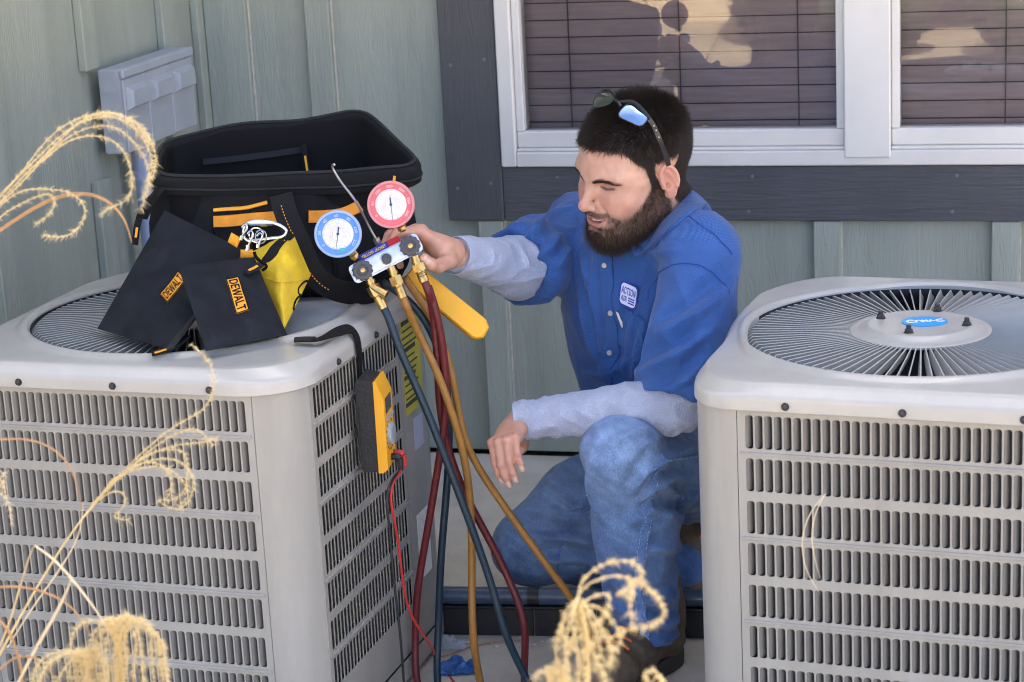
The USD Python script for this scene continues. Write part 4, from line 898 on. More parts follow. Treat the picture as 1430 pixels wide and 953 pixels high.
# collar: a folded band round the neck, open at the throat
nc, ax = at(934, 300, 3.735), unit(h2w((0, -0.02, -0.03))-at(938, 330, 3.745))
fx = unit(TF-ax*(TF@ax)); sx_ = np.cross(ax, fx)
def colring(r, h, opening=0.34, drop=0.0, n=41):
    a = np.linspace(opening, 2*np.pi-opening, n); fr = np.cos(a)
    bk_ = np.maximum(-fr, 0)[:, None]; r = r+0.001; h = h+0.006
    return nc - bk_*(ax*0.002-fx*0.012) + (np.cos(a)*r)[:, None]*fx*1.06 + (np.sin(a)*r)[:, None]*sx_ + (h - drop*np.maximum(fr, 0)**2)[:, None]*ax
col = loft([colring(0.0600, -0.018, drop=0.022), colring(0.0600, 0.014, drop=0.020), colring(0.0625, 0.018, drop=0.020), colring(0.0670, 0.014, drop=0.022), colring(0.0765, -0.012, 0.30, drop=0.040), colring(0.0800, -0.026, 0.27, drop=0.056), colring(0.0785, -0.0268, 0.27, drop=0.056), colring(0.073, -0.012, 0.30, drop=0.04)], closed=False)
shirt_obj('collar', fix(col), shirt, 50)
HWV, _hf, _hn = meshkit.arrays(hm, True); _FACES[id(HWV)] = _hf
def leaf(outer, inner):
    o_ = spline(on_shirt(np.array([ray_hit(x, y, on_shirt.V) for x, y in outer]), 0.0075), 16); i_ = spline(np.array([ray_hit(x, y, HWV) for x, y in inner]), 16)
    i_ = i_+unit(CC-i_.mean(0))*0.006; mid = (o_+i_)/2+unit(CC-o_.mean(0))*0.007; back = on_shirt(o_, 0.0010)
    return fix(loft([back, o_-unit(CC-o_.mean(0))*0.0012, o_, mid*0.55+o_*0.45, mid, mid*0.5+i_*0.5+ZV*0.002, i_, i_-ZV*0.012], closed=False))
shirt_obj('collar_leaf', leaf([(986, 286), (966, 299), (938, 322), (905, 349), (888, 359)], [(967, 257), (951, 282), (925, 308), (900, 331), (884, 347)]), shirt, 60)
# breast pocket and name patch
def quad_on(px4, nx, ny, mesh_v, on, off):
    A, B, C, D = [np.array(q, float) for q in px4]
    c = ray_hit(*np.mean(px4, axis=0), mesh_v); Yc = c[1]
    pts = []
    for j in range(ny):
        for i in range(nx):
            s, t = i/(nx-1), j/(ny-1); q = (A*(1-s)+B*s)*(1-t)+(D*(1-s)+C*s)*t; pts.append(q)
    return pts
def patch_pts(uv, px4):
    A, B, C, D = [np.array(q, float) for q in px4]; s, t = uv[:, :1], uv[:, 1:2]
    return (A*(1-s)+B*s)*(1-t)+(D*(1-s)+C*s)*t
def decal(poly_mesh, px4, mesh_v, on, off, thick, flat=False):
    """lays a flat mesh (x, y in 0..1, y down; z thickness) on a surface where the photograph shows it"""
    from scipy.interpolate import RBFInterpolator
    g = np.array([(a, b) for a in (0, 0.5, 1) for b in (0, 0.5, 1)]); P = np.array([ray_hit(*q, mesh_v) for q in patch_pts(g, px4)])
    A_ = np.c_[np.ones(9), g]; co, *_ = np.linalg.lstsq(A_, P, rcond=None)
    v = np.asarray(poly_mesh.vertices); W_ = np.c_[np.ones(len(v)), v[:, :2]]@co; n_ = unit(np.cross(co[1], co[2])); n_ = n_ if n_@(CC-W_.mean(0)) > 0 else -n_
    W_ = W_+n_*(off+0.0015) if flat else on(W_, off)
    m = poly_mesh.copy(); m.vertices = W_+n_*(v[:, 2:3]*thick); return fix(m)
def fine(poly, h=1.0, step=0.08):
    m = extrude(poly, h); return m.subdivide_to_size(step, max_iter=8) if step else m
PK = [(868, 428), (902, 450), (893, 505), (862, 480)]
shirt_obj('pocket', decal(fine(rrect(0, 1, 0, 1, 0.08)), PK, on_shirt.V, on_shirt, 0.0015, 0.0015), shirt, 40)
PT = [(869, 391), (893, 402), (889, 435), (864, 424)]
pt = obj('name_patch', decal(fine(rrect(0, 1, 0, 1, 0.22)), PT, on_shirt.V, on_shirt, 0.0045, 0.0008, True), 'patch_white', shirt, smooth=40)
obj('patch_border', decal(fine(rrect(0, 1, 0, 1, 0.22).difference(rrect(0.06, 0.94, 0.06, 0.94, 0.17)), 1.0, 0.1), PT, on_shirt.V, on_shirt, 0.0054, 0.0005, True), 'patch_blue', pt, smooth=40)
def words(t, x0, x1, y0, y1, bold=True):
    m = meshkit.text_mesh(t, 1.0, 1.0, bold); b = m.bounds; v = np.asarray(m.vertices)
    m.vertices = np.stack([x0+(v[:, 0]-b[0, 0])/(b[1, 0]-b[0, 0])*(x1-x0), y1-(v[:, 1]-b[0, 1])/(b[1, 1]-b[0, 1])*(y1-y0), v[:, 2]], 1); return m
obj('patch_lettering', decal(cat([words('ACTION', 0.10, 0.88, 0.20, 0.50), words('AIR', 0.12, 0.44, 0.58, 0.80)] + [extrude(sbox(0.52, y, 0.87, y+0.05), 1.0) for y in (0.58, 0.68, 0.78)]), PT, on_shirt.V, on_shirt, 0.0056, 0.0005, True), 'patch_blue', pt, smooth=False)
obj('pocket_note', decal(fine(Polygon([(0.1, 0), (0.5, 0.05), (0.9, 0.95), (0.55, 1.0)])), [(861, 433), (869, 436), (872, 456), (864, 456)], on_shirt.V, on_shirt, 0.0040, 0.0006), 'paper_white', shirt, smooth=False)
# seams: shoulder yoke and armhole
for pth in ([(905, 420), (912, 395), (925, 378), (950, 368), (975, 370), (1000, 385), (1018, 410)], [(955, 300), (975, 312), (1000, 330), (1022, 355)]):
    Pq = on_shirt(spline(np.array([ray_hit(x, y, on_shirt.V) for x, y in pth]), 40), 0.0006); obj('seam', tube(Pq, 0.0011, 5), 'shirt_seam', shirt)
# sleeves of the thermal undershirt
def sleeve_sdf(p, a, b, c, ra, rb):
    d = s_path(p, [a, b, c], [ra*1.05, ra, rb], 0.03); w = unit(c-b); return smax(d, (p-c)@w, 0.004)
for nm, (a, b, c), side in (('L', ('Lsh', 'Lelb', 'Lwr'), 1), ('R', ('Rsh', 'Relb', 'Rwr'), -1)):
    A_, B_, C_ = J[a], J[b], J[c]; C2 = C_+(C_-B_)*(0.02 if nm == 'R' else 0.01); A2 = A_+(B_-A_)*0.45
    f_ = lambda p, A2=A2, B_=B_, C2=C2, nm=nm: sleeve_sdf(p, A2, B_, C2, 0.047 if nm == 'L' else 0.049, 0.0325)
    pts = np.array([A2, B_, C2]); m = sdf_mesh(f_, pts.min(0)-0.07, pts.max(0)+0.07, 0.0036); v = np.asarray(m.vertices)
    ring = crease(v, np.cross(C_-B_, ZV+TF*0.4)+0.35*(C_-B_), 34, 10, 20+side)
    m = puff(m, 0.0075*ring*(0.35+np.exp(-((v-B_)**2).sum(1)/0.10**2)+0.7*np.exp(-((v-C_)**2).sum(1)/0.08**2))-0.002)
    obj('undershirt_sleeve', m, 'thermal_cloth', person, smooth=True)
    w = unit(C_-B_); e1 = unit(np.cross(w, ZV)); e2 = np.cross(w, e1); th = np.linspace(0, 2*np.pi, 28, endpoint=False); ringp = lambda s, r_: C2+w*s+r_*(np.cos(th)[:, None]*e1+np.sin(th)[:, None]*e2)
    obj('cuff', loft([ringp(-0.034, 0.0325), ringp(-0.030, 0.0350), ringp(-0.008, 0.0352), ringp(0.006, 0.0345), ringp(0.008, 0.0332), ringp(0.006, 0.0318), ringp(-0.012, 0.0300)]), 'thermal_cloth', person)

# ---------------------------------------------------------------- jeans
hemc = J['Lank']+np.array([0, 0, 0.0]); 
def jeans_sdf(p):
    d = s_ell(p, PEL+TU*0.02, (0.165, 0.135, 0.125), TM)
    a = s_path(p, [J['Lhip'], (J['Lhip']+J['Lknee'])/2, J['Lknee']], [0.098, 0.088, 0.067], 0.03)
    a = smin(a, s_path(p, [J['Lknee'], (J['Lknee']*0.55+J['Lank']*0.45)+np.array([0.004, 0.012, 0]), J['Lank']], [0.066, 0.069, 0.058], 0.03), 0.035)
    a = smax(a, 0.062-p[:, 2], 0.006)
    b = s_path(p, [J['Rhip'], (J['Rhip']+J['Rknee'])/2+np.array([-0.01, 0, -0.0]), J['Rknee']], [0.105, 0.098, 0.072], 0.03)
    b = smin(b, s_path(p, [J['Rknee'], (J['Rknee']+J['Rank'])/2+np.array([0, 0.01, 0.01]), J['Rank']], [0.070, 0.072, 0.055], 0.03), 0.03)
    b = smax(b, -(p[:, 2]-0.012), 0.02)
    d = smin(smin(d, a, 0.035), b, 0.03)
    return d
jm = sdf_mesh(jeans_sdf, (allj.min(0)-0.2)*[1, 1, 0]+[0, 0, -0.02], allj.max(0)*[1, 1, 0]+[0.2, 0.2, 0.62], 0.0050)
v = np.asarray(jm.vertices)
def nr(c, r): return np.exp(-((v-c)**2).sum(1)/(r*r))
sh = J['Lank']-J['Lknee']
g1 = crease(v, np.array([0.8, -0.2, -0.55]), 24, 6, 31)*(nr(J['Lknee']+sh*0.30+np.array([0.05, 0.03, 0]), 0.12)*1.0+nr(J['Lank']+ZV*0.07, 0.10)*1.2)
g2 = crease(v, J['Lknee']-J['Lhip']+np.array([0, 0, -0.2]), 20, 7, 35)*(nr(J['Lhip'], 0.17)+nr((J['Lhip']+J['Lknee'])/2, 0.13)*0.6)
g3 = crease(v, np.array([0.7, 0.1, 0.6]), 20, 7, 38)*(nr((J['Rhip']+J['Rknee'])/2, 0.2)*0.8+nr(J['Rknee']+np.array([0.06, 0, 0.0]), 0.1))
g4 = crease(v, sh, 18, 5, 41)*0.35
jm = puff(jm, 0.007*g1+0.007*g2+0.007*g3+0.010*(meshkit.fbm(v*10.0, 2, 88)-0.5)-0.002)
jm = fold(jm, [([(965, 622), (935, 640), (905, 655), (885, 690)], 0.009, 0.009), ([(968, 700), (940, 690), (915, 680), (895, 700)], 0.008, 0.010), ([(965, 668), (940, 668), (918, 672)], 0.008, 0.009), ([(960, 735), (935, 720), (908, 715), (880, 730)], 0.009, 0.009), ([(958, 775), (930, 765), (900, 770)], 0.009, 0.008), ([(945, 830), (920, 838), (890, 830), (862, 815)], 0.009, 0.009), ([(948, 865), (922, 870), (890, 862), (860, 850)], 0.009, 0.010), ([(850, 880), (880, 893), (915, 897), (945, 885)], 0.008, 0.010), ([(835, 760), (845, 800), (848, 840)], 0.010, 0.007),
               ([(828, 640), (825, 680), (832, 720)], 0.010, 0.008), ([(815, 720), (790, 725), (765, 715)], 0.012, 0.007), ([(822, 760), (795, 752), (760, 752), (730, 745)], 0.010, 0.009), ([(825, 785), (795, 780), (760, 785)], 0.009, 0.009), ([(800, 640), (775, 670), (750, 700), (720, 720)], 0.014, 0.006), ([(905, 600), (880, 605), (858, 620)], 0.010, 0.006)])
v = np.asarray(jm.vertices)
fade = np.clip(0.75*nr(J['Lknee']+np.array([-0.01, -0.05, 0.03]), 0.11)+0.55*nr((J['Lhip']+J['Lknee'])/2+np.array([0, -0.05, 0.06]), 0.12)+0.30*nr(J['Lknee']+sh*0.45+np.array([-0.02, -0.06, 0]), 0.15)+0.50*nr((J['Rhip']+J['Rknee'])/2+np.array([-0.05, -0.05, 0.07]), 0.19)+0.35*nr(J['Rknee'], 0.12), 0, 1)[:, None]
tint = np.array([0.034, 0.096, 0.265])*(1-fade)+np.array([0.24, 0.36, 0.58])*fade
wear = crease(v, np.array([0.8, -0.2, -0.55]), 60, 14, 51)[:, None]; tint = tint*(0.88+0.28*wear)
jeans = obj('jeans', jm, 'denim', person, smooth=True, color=tint)
JV, _f, JN = meshkit.arrays(jm, True); _FACES[id(JV)] = _f; jtree = cKDTree(JV)
def on_jeans(P, off=0.002):
    d, i = jtree.query(np.asarray(P, float), k=6); w = 1/(d+1e-5); w /= w.sum(1, keepdims=True); return (JV[i]*w[..., None]).sum(1)+(JN[i]*w[..., None]).sum(1)*off
SEAMS = [([(926, 640), (914, 668), (904, 705), (899, 750), (893, 795), (893, 840), (902, 895), (904, 922)], 0.016), ([(972, 638), (950, 640), (928, 646), (912, 656)], 0.007), ([(822, 690), (806, 712), (792, 742), (782, 775), (780, 795)], 0.006)]
for pth, wd in SEAMS:
    st = obj('seam', strip(pth, wd, JV, on_jeans, 0.0030, 40), 'denim', jeans, smooth=60, color=None)
    mv = strip(pth, wd, JV, on_jeans, 0.0030, 40)
    UsdGeom.PrimvarsAPI(st).CreatePrimvar('tint', Sdf.ValueTypeNames.Float3Array, 'constant').Set(Vt.Vec3fArray.FromNumpy(np.array([[0.11, 0.21, 0.44]], np.float32)))
    for sgn in ((-1, 1) if wd > 0.01 else (0,)):
        P = np.array([ray_hit(x, y, JV) for x, y in pth]); P = spline(P, 110); t = np.gradient(P, axis=0); t /= np.linalg.norm(t, axis=1, keepdims=True); s = np.cross(t, unit(CC-P.mean(0))); s /= np.linalg.norm(s, axis=1, keepdims=True)
        Q = on_jeans(P+s*sgn*wd*0.42, 0.0040); obj('stitching', cat([tube(Q[i:i+2], 0.0007, 4) for i in range(0, 109, 2)]), 'denim_seam', st, smooth=False)
hem = [(857, 893), (870, 910), (890, 925), (910, 927), (930, 918), (944, 905)]
# boots
def boot(ank, toe_dir, label_=None, flat=True, tilt=0.0):
    f = unit(toe_dir); s = unit(np.cross(f, ZV)); u = np.cross(s, f)
    o = np.asarray(ank, float); D = lambda a, b, c: o+f*a+s*b+u*c
    def up(p):
        d = s_path(p, [D(-0.02, 0, 0.09), D(-0.03, 0, 0.02), D(-0.045, 0, -0.035)], [0.050, 0.046, 0.036], 0.02)
        d = smin(d, s_path(p, [D(-0.04, 0, -0.030), D(0.05, 0, -0.022), D(0.125, -0.004, -0.034), D(0.165, -0.004, -0.040)], [0.034, 0.040, 0.040, 0.032], 0.02), 0.03)
        return smax(d, -((p-o)@u+0.056), 0.006)
    pts = np.array([D(-0.1, 0, 0.15), D(0.22, 0.07, -0.07), D(-0.1, -0.07, -0.07), D(0.22, -0.07, 0.15), D(-0.1, 0.07, 0.15)])
    m = sdf_mesh(up, pts.min(0)-0.02, pts.max(0)+0.02, 0.005); vv = np.asarray(m.vertices)
    m = puff(m, 0.004*crease(vv, s, 30, 8, 61))
    b = obj('boot', m, 'boot_leather', person, smooth=True)
    ol = spline([(-0.085, 0.0), (-0.06, 0.036), (0.0, 0.036), (0.07, 0.042), (0.13, 0.044), (0.185, 0.024), (0.198, -0.006), (0.18, -0.034), (0.12, -0.046), (0.05, -0.038), (-0.02, -0.034), (-0.07, -0.03)], 48, True)
    rings = [np.array([D(x*q, y*q, z) for x, y in ol]) for q, z in ((0.97, -0.0875), (1.0, -0.085), (1.015, -0.062), (1.0, -0.054), (0.9, -0.053))]
    obj('sole', fix(loft(rings, True, True, True)), 'boot_sole', b, smooth=50)
    for k in range(5):
        x = 0.02+0.022*k; zz = 0.03-0.016*k
        P = to_surface(up, np.array([D(x, y, zz+0.03) for y in np.linspace(-0.024, 0.024, 9)]), 0.0035); obj('lace', tube(P, 0.0028, 6), 'boot_lace', b)
boot(np.array([J['Lank'][0]+0.002, J['Lank'][1]-0.005, 0.089]), np.array([-0.62, -0.80, 0.0]))
boot(np.array([0.318, 3.90, 0.135]), np.array([0.25, -0.10, -0.95]))
# sunglasses pushed up on the hair
M('lens_mirror', (0.34, 0.47, 0.66), 0.08, metallic=1.0)
M('lens_dark', (0.03, 0.04, 0.03), 0.08)
M('glasses_black', (0.012, 0.012, 0.014), 0.3)
M('hinge_metal', (0.55, 0.45, 0.30), 0.3, metallic=1.0)
sg = thing('sunglasses', 'black sunglasses with blue mirrored lenses pushed up on the man\'s dark hair', 'sunglasses')
def hairpt(px, py, off):
    """on the hair, where the photograph's ray first comes within off of the scalp"""
    d = unit(at(px, py, 3.5)-CC); s = np.linspace(3.3, 4.1, 1600); P = w2h(CC+s[:, None]*d); g = head_sdf(P)*HS
    k = np.argmax(g < off); k = k if g[k] < off else np.argmin(g); return CC+s[k]*d
def lens(px, off0, name, mat):
    c = np.array([hairpt(x, y, off0) for x, y in px]); ctr = c.mean(0); nn = unit(np.cross(c[1]-c[0], c[-1]-c[0])); nn = nn if nn@(CC-ctr) > 0 else -nn
    pl = c-((c-ctr)@nn)[:, None]*nn*0.6
    o_ = spline(pl, 36, True); o_in = ctr+(o_-ctr)*0.985
    bulge = lambda q: q+nn*0.004
    L_ = loft([o_in, ctr+(o_in-ctr)*0.6+nn*0.0025, ctr+(o_in-ctr)*0.2+nn*0.0035], True, False, True)
    return L_, tube(np.vstack([o_, o_[:1]]), 0.0010, 7), o_
nl, nf, no = lens([(864, 161), (871, 149), (881, 144), (893, 152), (904, 163), (902, 171), (894, 176.5), (879, 170)], 0.027, 'lens', 'lens_mirror')
fl, ff, fo = lens([(829, 149), (836, 131), (850, 127.5), (857.5, 136), (851, 146), (838, 150)], 0.025, 'lens', 'lens_dark')
l1 = obj('lens', fix(nl), 'lens_mirror', sg, smooth=True, label='blue mirrored lens'); obj('lens', fix(fl), 'lens_dark', sg, smooth=True, label='dark far lens')
obj('frame', nf, 'glasses_black', sg); obj('frame', ff, 'glasses_black', sg)
obj('brow_bar', tube(spline([hairpt(862, 143, 0.028), hairpt(870, 142.5, 0.0295), hairpt(882, 142, 0.0295), hairpt(896, 152, 0.0285), hairpt(908, 167, 0.027)], 24), np.linspace(0.0026, 0.0036, 24), 8), 'glasses_black', sg)
obj('brow_bar', tube(spline([hairpt(833, 134, 0.0265), hairpt(840, 127.5, 0.0265), hairpt(850, 125.5, 0.0265), hairpt(859, 133, 0.0275)], 20), 0.0025, 8), 'glasses_black', sg)
br = spline([hairpt(857, 140, 0.027), hairpt(862, 142, 0.029), hairpt(867, 149, 0.028)], 10); obj('bridge', tube(br, 0.0028, 7), 'glasses_black', sg)
tmp = spline([hairpt(906, 166, 0.026), hairpt(913, 176, 0.024), hairpt(920, 192, 0.022), hairpt(928, 212, 0.019), hairpt(934, 232, 0.014)], 30)
side_ = unit(np.cross(tmp[-1]-tmp[0], CC-tmp[0]))
tv = loft([tmp+side_*w+unit(CC-tmp[0])*o for w, o in ((-0.0045, 0.0), (-0.004, 0.0022), (0.004, 0.0022), (0.0045, 0.0), (0.004, -0.0018), (-0.004, -0.0018), (-0.0045, 0.0))], closed=False)
tp = obj('temple', fix(tv), 'glasses_black', sg, smooth=50)
obj('hinge', cat([trimesh.creation.icosphere(1, 0.0022).apply_translation(tmp[k]+unit(CC-tmp[0])*0.0028) for k in (6, 9, 13)]), 'hinge_metal', tp)
# ---------------------------------------------------------------- materials of the tools
M('black_nylon', (0.0045, 0.0047, 0.0055), 0.7, var=0.25, vscale=25, bump=0.0012, bscale=900, specular_ior_level=0.25)
M('black_lining', (0.0035, 0.0035, 0.004), 0.85, specular_ior_level=0.2)
M('zip_tape', (0.011, 0.012, 0.015), 0.5, bump=0.002, bscale=1200)
M('navy_canvas', (0.0065, 0.009, 0.0145), 0.8, var=0.4, vscale=30, bump=0.0012, bscale=900, specular_ior_level=0.3)
M('orange_web', (0.80, 0.30, 0.02), 0.7, var=0.12, vscale=40, bump=0.0008, bscale=600)
M('orange_label', (0.86, 0.36, 0.02), 0.7)
M('yellow_canvas', (0.75, 0.52, 0.015), 0.8, base2=(0.58, 0.38, 0.02), vscale=22, bump=0.003, bscale=70)
M('chrome', (0.72, 0.73, 0.75), 0.18, metallic=1.0)
M('steel', (0.42, 0.43, 0.45), 0.35, metallic=1.0)
M('aluminium', (0.62, 0.62, 0.62), 0.32, metallic=1.0, var=0.1, vscale=80)
M('brass', (0.62, 0.40, 0.14), 0.30, metallic=1.0, var=0.2, vscale=90)
M('knob_grey', (0.055, 0.056, 0.065), 0.5)
M('gauge_white', (0.74, 0.75, 0.78), 0.45)
M('gauge_blue', (0.09, 0.26, 0.68), 0.45)
M('gauge_red', (0.66, 0.13, 0.15), 0.45)
M('gauge_bluerim', (0.30, 0.42, 0.68), 0.35)
M('gauge_redrim', (0.62, 0.24, 0.25), 0.35)
M('needle_blue', (0.03, 0.05, 0.15), 0.4)
M('faint_print', (0.33, 0.36, 0.46), 0.6)
M('pink_print', (0.62, 0.30, 0.34), 0.6)
M('teal_print', (0.05, 0.45, 0.45), 0.5)
M('label_blue', (0.03, 0.04, 0.42), 0.4)
M('label_red', (0.55, 0.02, 0.04), 0.4)
M('label_yellow', (0.85, 0.68, 0.06), 0.5)
M('hose_blue', (0.008, 0.026, 0.040), 0.42, var=0.15, vscale=40)
M('hose_red', (0.115, 0.012, 0.014), 0.42, var=0.15, vscale=40)
M('hose_yellow', (0.36, 0.175, 0.035), 0.45, base2=(0.27, 0.12, 0.022), vscale=35)
M('meter_black', (0.016, 0.017, 0.019), 0.6, var=0.25, vscale=60, bump=0.0012, bscale=200)
M('meter_yellow', (0.86, 0.40, 0.015), 0.38, var=0.04)
M('tool_yellow', (0.90, 0.45, 0.015), 0.35, var=0.04)
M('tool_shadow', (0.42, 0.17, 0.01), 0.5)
M('lcd', (0.035, 0.03, 0.03), 0.15)
M('dial_grey', (0.30, 0.33, 0.35), 0.4)
M('lead_red', (0.52, 0.03, 0.025), 0.4)
M('lead_black', (0.012, 0.012, 0.013), 0.45)
M('sticker_yellow', (0.52, 0.46, 0.06), 0.6, var=0.1, vscale=20)
M('sticker_black', (0.05, 0.06, 0.03), 0.6)
M('sticker_lilac', (0.48, 0.48, 0.58), 0.6)
M('blue_plastic', (0.015, 0.10, 0.30), 0.3, var=0.3, vscale=60)
M('clear_plastic', (0.42, 0.47, 0.52), 0.15, alpha=0.5)
M('copper_wire', (0.45, 0.18, 0.10), 0.4)

class Surf:
    """a finished mesh to lay things on"""
    def __init__(self, mesh):
        self.V, self.F, self.N = meshkit.arrays(mesh, True); self.tree = cKDTree(self.V); _FACES[id(self.V)] = self.F
    def __call__(self, P, off=0.0):
        P = np.asarray(P, float); sh_ = P.shape; P = P.reshape(-1, 3)
        d, i = self.tree.query(P, k=5); w = 1/(d+1e-5); w /= w.sum(1, keepdims=True)
        n = (self.N[i]*w[..., None]).sum(1); n /= np.linalg.norm(n, axis=1, keepdims=True)+1e-9
        q = (self.V[i]*w[..., None]).sum(1)
        return (P-((P-q)*n).sum(1, keepdims=True)*n+n*off).reshape(sh_)
    def hit(self, px, py): return ray_hit(px, py, self.V)
    def strip(self, px, w, off=0.0015, n=30):
        P = spline(np.array([self.hit(*q) for q in px]), n); P = self(P, off); t = np.gradient(P, axis=0); t /= np.linalg.norm(t, axis=1, keepdims=True)
        s = np.cross(t, unit(CC-P.mean(0))); s /= np.linalg.norm(s, axis=1, keepdims=True)
        R_ = [self(P+s*k, o) for k, o in ((-w/2-0.001, -0.001), (-w/2, off), (0, off), (w/2, off), (w/2+0.001, -0.001))]
        return fix(loft(R_, closed=False))
def ribbon(P, w, t, width_dir):
    """a flat strap: width_dir = one direction, or one per point"""
    P = np.asarray(P, float); W_ = np.broadcast_to(np.asarray(width_dir, float), P.shape); tg = np.gradient(P, axis=0); tg /= np.linalg.norm(tg, axis=1, keepdims=True)
    s = W_-tg*(W_*tg).sum(1, keepdims=True); s /= np.linalg.norm(s, axis=1, keepdims=True); n = np.cross(tg, s)
    rings = [P+s*a+n*b for a, b in ((-w/2, t/2), (w/2, t/2), (w/2, -t/2), (-w/2, -t/2))]
    r = np.stack(rings, 1); return fix(loft(list(r), True, True, True))
def quad_ring(q, r, ne=26, nc=8):
    q = np.asarray(q, float); out = []
    for i in range(4):
        a, p, b = q[i-1], q[i], q[(i+1) % 4]; d0, d1 = unit(a-p), unit(b-p); s, e = p+d0*r, p+d1*r
        t = np.linspace(0, 1, nc)[:, None]; out.append(s*(1-t)**2+p*2*t*(1-t)+e*t*t)
        nb = q[(i+1) % 4]; f = nb+unit(p-nb)*r; t = np.linspace(0, 1, ne+2)[1:-1, None]; out.append(e*(1-t)+f*t)
    return np.vstack(out)

# ---------------------------------------------------------------- tool bag on the left unit
LZ = ULID
RIM = np.array([at(213, 246, 3.53), at(591, 226, 3.63), at(504, 154, 3.85), at(226, 194, 3.77)])
BAS = np.array([(-0.600, 3.500, LZ+0.006), (-0.195, 3.600, LZ+0.006), (-0.255, 3.80, LZ+0.006), (-0.625, 3.73, LZ+0.006)])
bag = thing('tool_bag', 'large open black fabric tool bag with orange trim on top of the left unit', 'tool bag')
def bring(s, grow=0.0, dz=0.0, r=0.045):
    q = BAS*(1-s)+RIM*s; c = q.mean(0); d = q-c; d /= np.linalg.norm(d, axis=1, keepdims=True); R_ = quad_ring(q+d*grow+ZV*dz, r)
    k = np.arange(len(R_))/len(R_)*4; droop = np.where(k < 1.2, np.sin(np.clip(k-0.1, 0, 1)*np.pi), 0)*0.014+0.011*(meshkit.noise(R_*8.0, 5)-0.5)*2+np.where((k > 2.2) & (k < 3.2), np.sin(np.clip(k-2.2, 0, 1)*np.pi), 0)*-0.006
    return R_-ZV*(droop*s**3)[:, None]
def sag(m, amp, seed, sc=(9, 9, 6)):
    v, f, n = meshkit.arrays(m, True); k = meshkit.fbm(v*np.array(sc)+3.1, 3, seed)-0.5; return trimesh.Trimesh(v+n*(k*amp)[:, None], f, process=False)
rings = [bring(0, -0.012, 0, 0.05), bring(0, 0.004, 0.006, 0.05)]+[bring(s, float(np.interp(s, [0.08, 0.2, 0.35, 0.5, 0.62, 0.74, 0.84, 0.92, 1.0], [0.010, 0.016, 0.018, 0.012, 0.004, -0.006, -0.010, -0.006, -0.002]))) for s in np.linspace(0.08, 1.0, 26)]
body_m = sag(fix(loft(rings, True, True, False)), 0.022, 3)
_bv = np.asarray(body_m.vertices); _bt = (_bv[:, 2]-LZ)/0.24
body_m = puff(body_m, (0.013*crease(_bv, np.array([0.5, 0.1, 1.0]), 13, 4, 91)+0.010*crease(_bv, np.array([1.0, 0.2, -0.35]), 15, 4, 95)-0.010)*np.clip(1.05-np.abs(2*_bt-0.95)**3, 0, 1)*np.sign(body_m.volume))
if body_m.volume < 0: body_m.invert()
bagb = obj('bag_body', body_m, 'black_nylon', bag, smooth=True)
BS = Surf(body_m)
inn = [bring(1.0, -0.006), bring(0.96, -0.012), bring(0.75, -0.016), bring(0.5, -0.012), bring(0.42, -0.02)]
lin = sag(loft(inn, True, False, True), 0.010, 8); obj('lining', lin, 'black_lining', bag, smooth=True)
# padded hinged rim: front band and back band, a zip along the mouth
def rimsec(o, z): return bring(1.0, o, z)
obj('rim_band', fix(loft([rimsec(0.003, -0.034), rimsec(0.009, -0.030), rimsec(0.010, -0.006), rimsec(0.006, 0.001), rimsec(-0.004, 0.003), rimsec(-0.011, 0.0), rimsec(-0.012, -0.014), rimsec(-0.007, -0.024)], True)), 'black_nylon', bag, smooth=60)
zp = bring(1.0, -0.001, 0.0038); obj('zip', tube(np.vstack([zp, zp[:1]]), 0.0032, 7), 'zip_tape', bag)
zp = bring(1.0, 0.0105, -0.020); obj('zip_seam', tube(np.vstack([zp, zp[:1]]), 0.0018, 6), 'zip_tape', bag)
# inside pocket zip with its pull
ls = Surf(lin)
def lin_pt(s, h):
    a = (RIM[3]*(1-s)+RIM[2]*s); b = (BAS[3]*(1-s)+BAS[2]*s); p = a*(1-h)+b*h; return p+unit(RIM[0]-RIM[3])*0.017
iz = spline([lin_pt(s, 0.17+0.02*math.sin(3*s)) for s in (0.2, 0.35, 0.5, 0.7)], 24); obj('pocket_zip', ribbon(iz, 0.011, 0.002, ZV), 'zip_tape', bag)
pp = [lin_pt(0.70, 0.15), lin_pt(0.705, 0.22), lin_pt(0.71, 0.30), lin_pt(0.715, 0.37)]
pu = obj('zip_pull', ribbon(np.array(pp)+unit(RIM[0]-RIM[3])*0.006, 0.010, 0.004, RIM[1]-RIM[0]), 'black_nylon', bag); obj('pull_tip', ribbon(np.array(pp[1:])+unit(RIM[0]-RIM[3])*0.010, 0.004, 0.001, RIM[1]-RIM[0]), 'orange_label', pu)
# outside pockets with orange bindings
for px in ([(300, 318), (310, 352), (322, 392)], [(352, 312), (358, 350), (362, 395)], [(462, 300), (466, 345), (470, 398)]):
    obj('pocket_edge', BS.strip(px, 0.006, 0.004, 16), 'black_lining', bag, smooth=50)
obj('orange_binding', BS.strip([(298, 310), (318, 309), (350, 306), (388, 303)], 0.019, 0.004), 'orange_web', bag, smooth=50)
obj('orange_binding', BS.strip([(430, 303), (455, 302), (480, 298), (503, 288)], 0.020, 0.004), 'orange_web', bag, smooth=50)
obj('orange_piping', BS.strip([(298, 294), (320, 292), (345, 290), (372, 283)], 0.005, 0.006), 'orange_label', bag, smooth=50)
obj('orange_tag', BS.strip([(551, 245), (549, 262)], 0.005, 0.006), 'orange_label', bag, smooth=50)
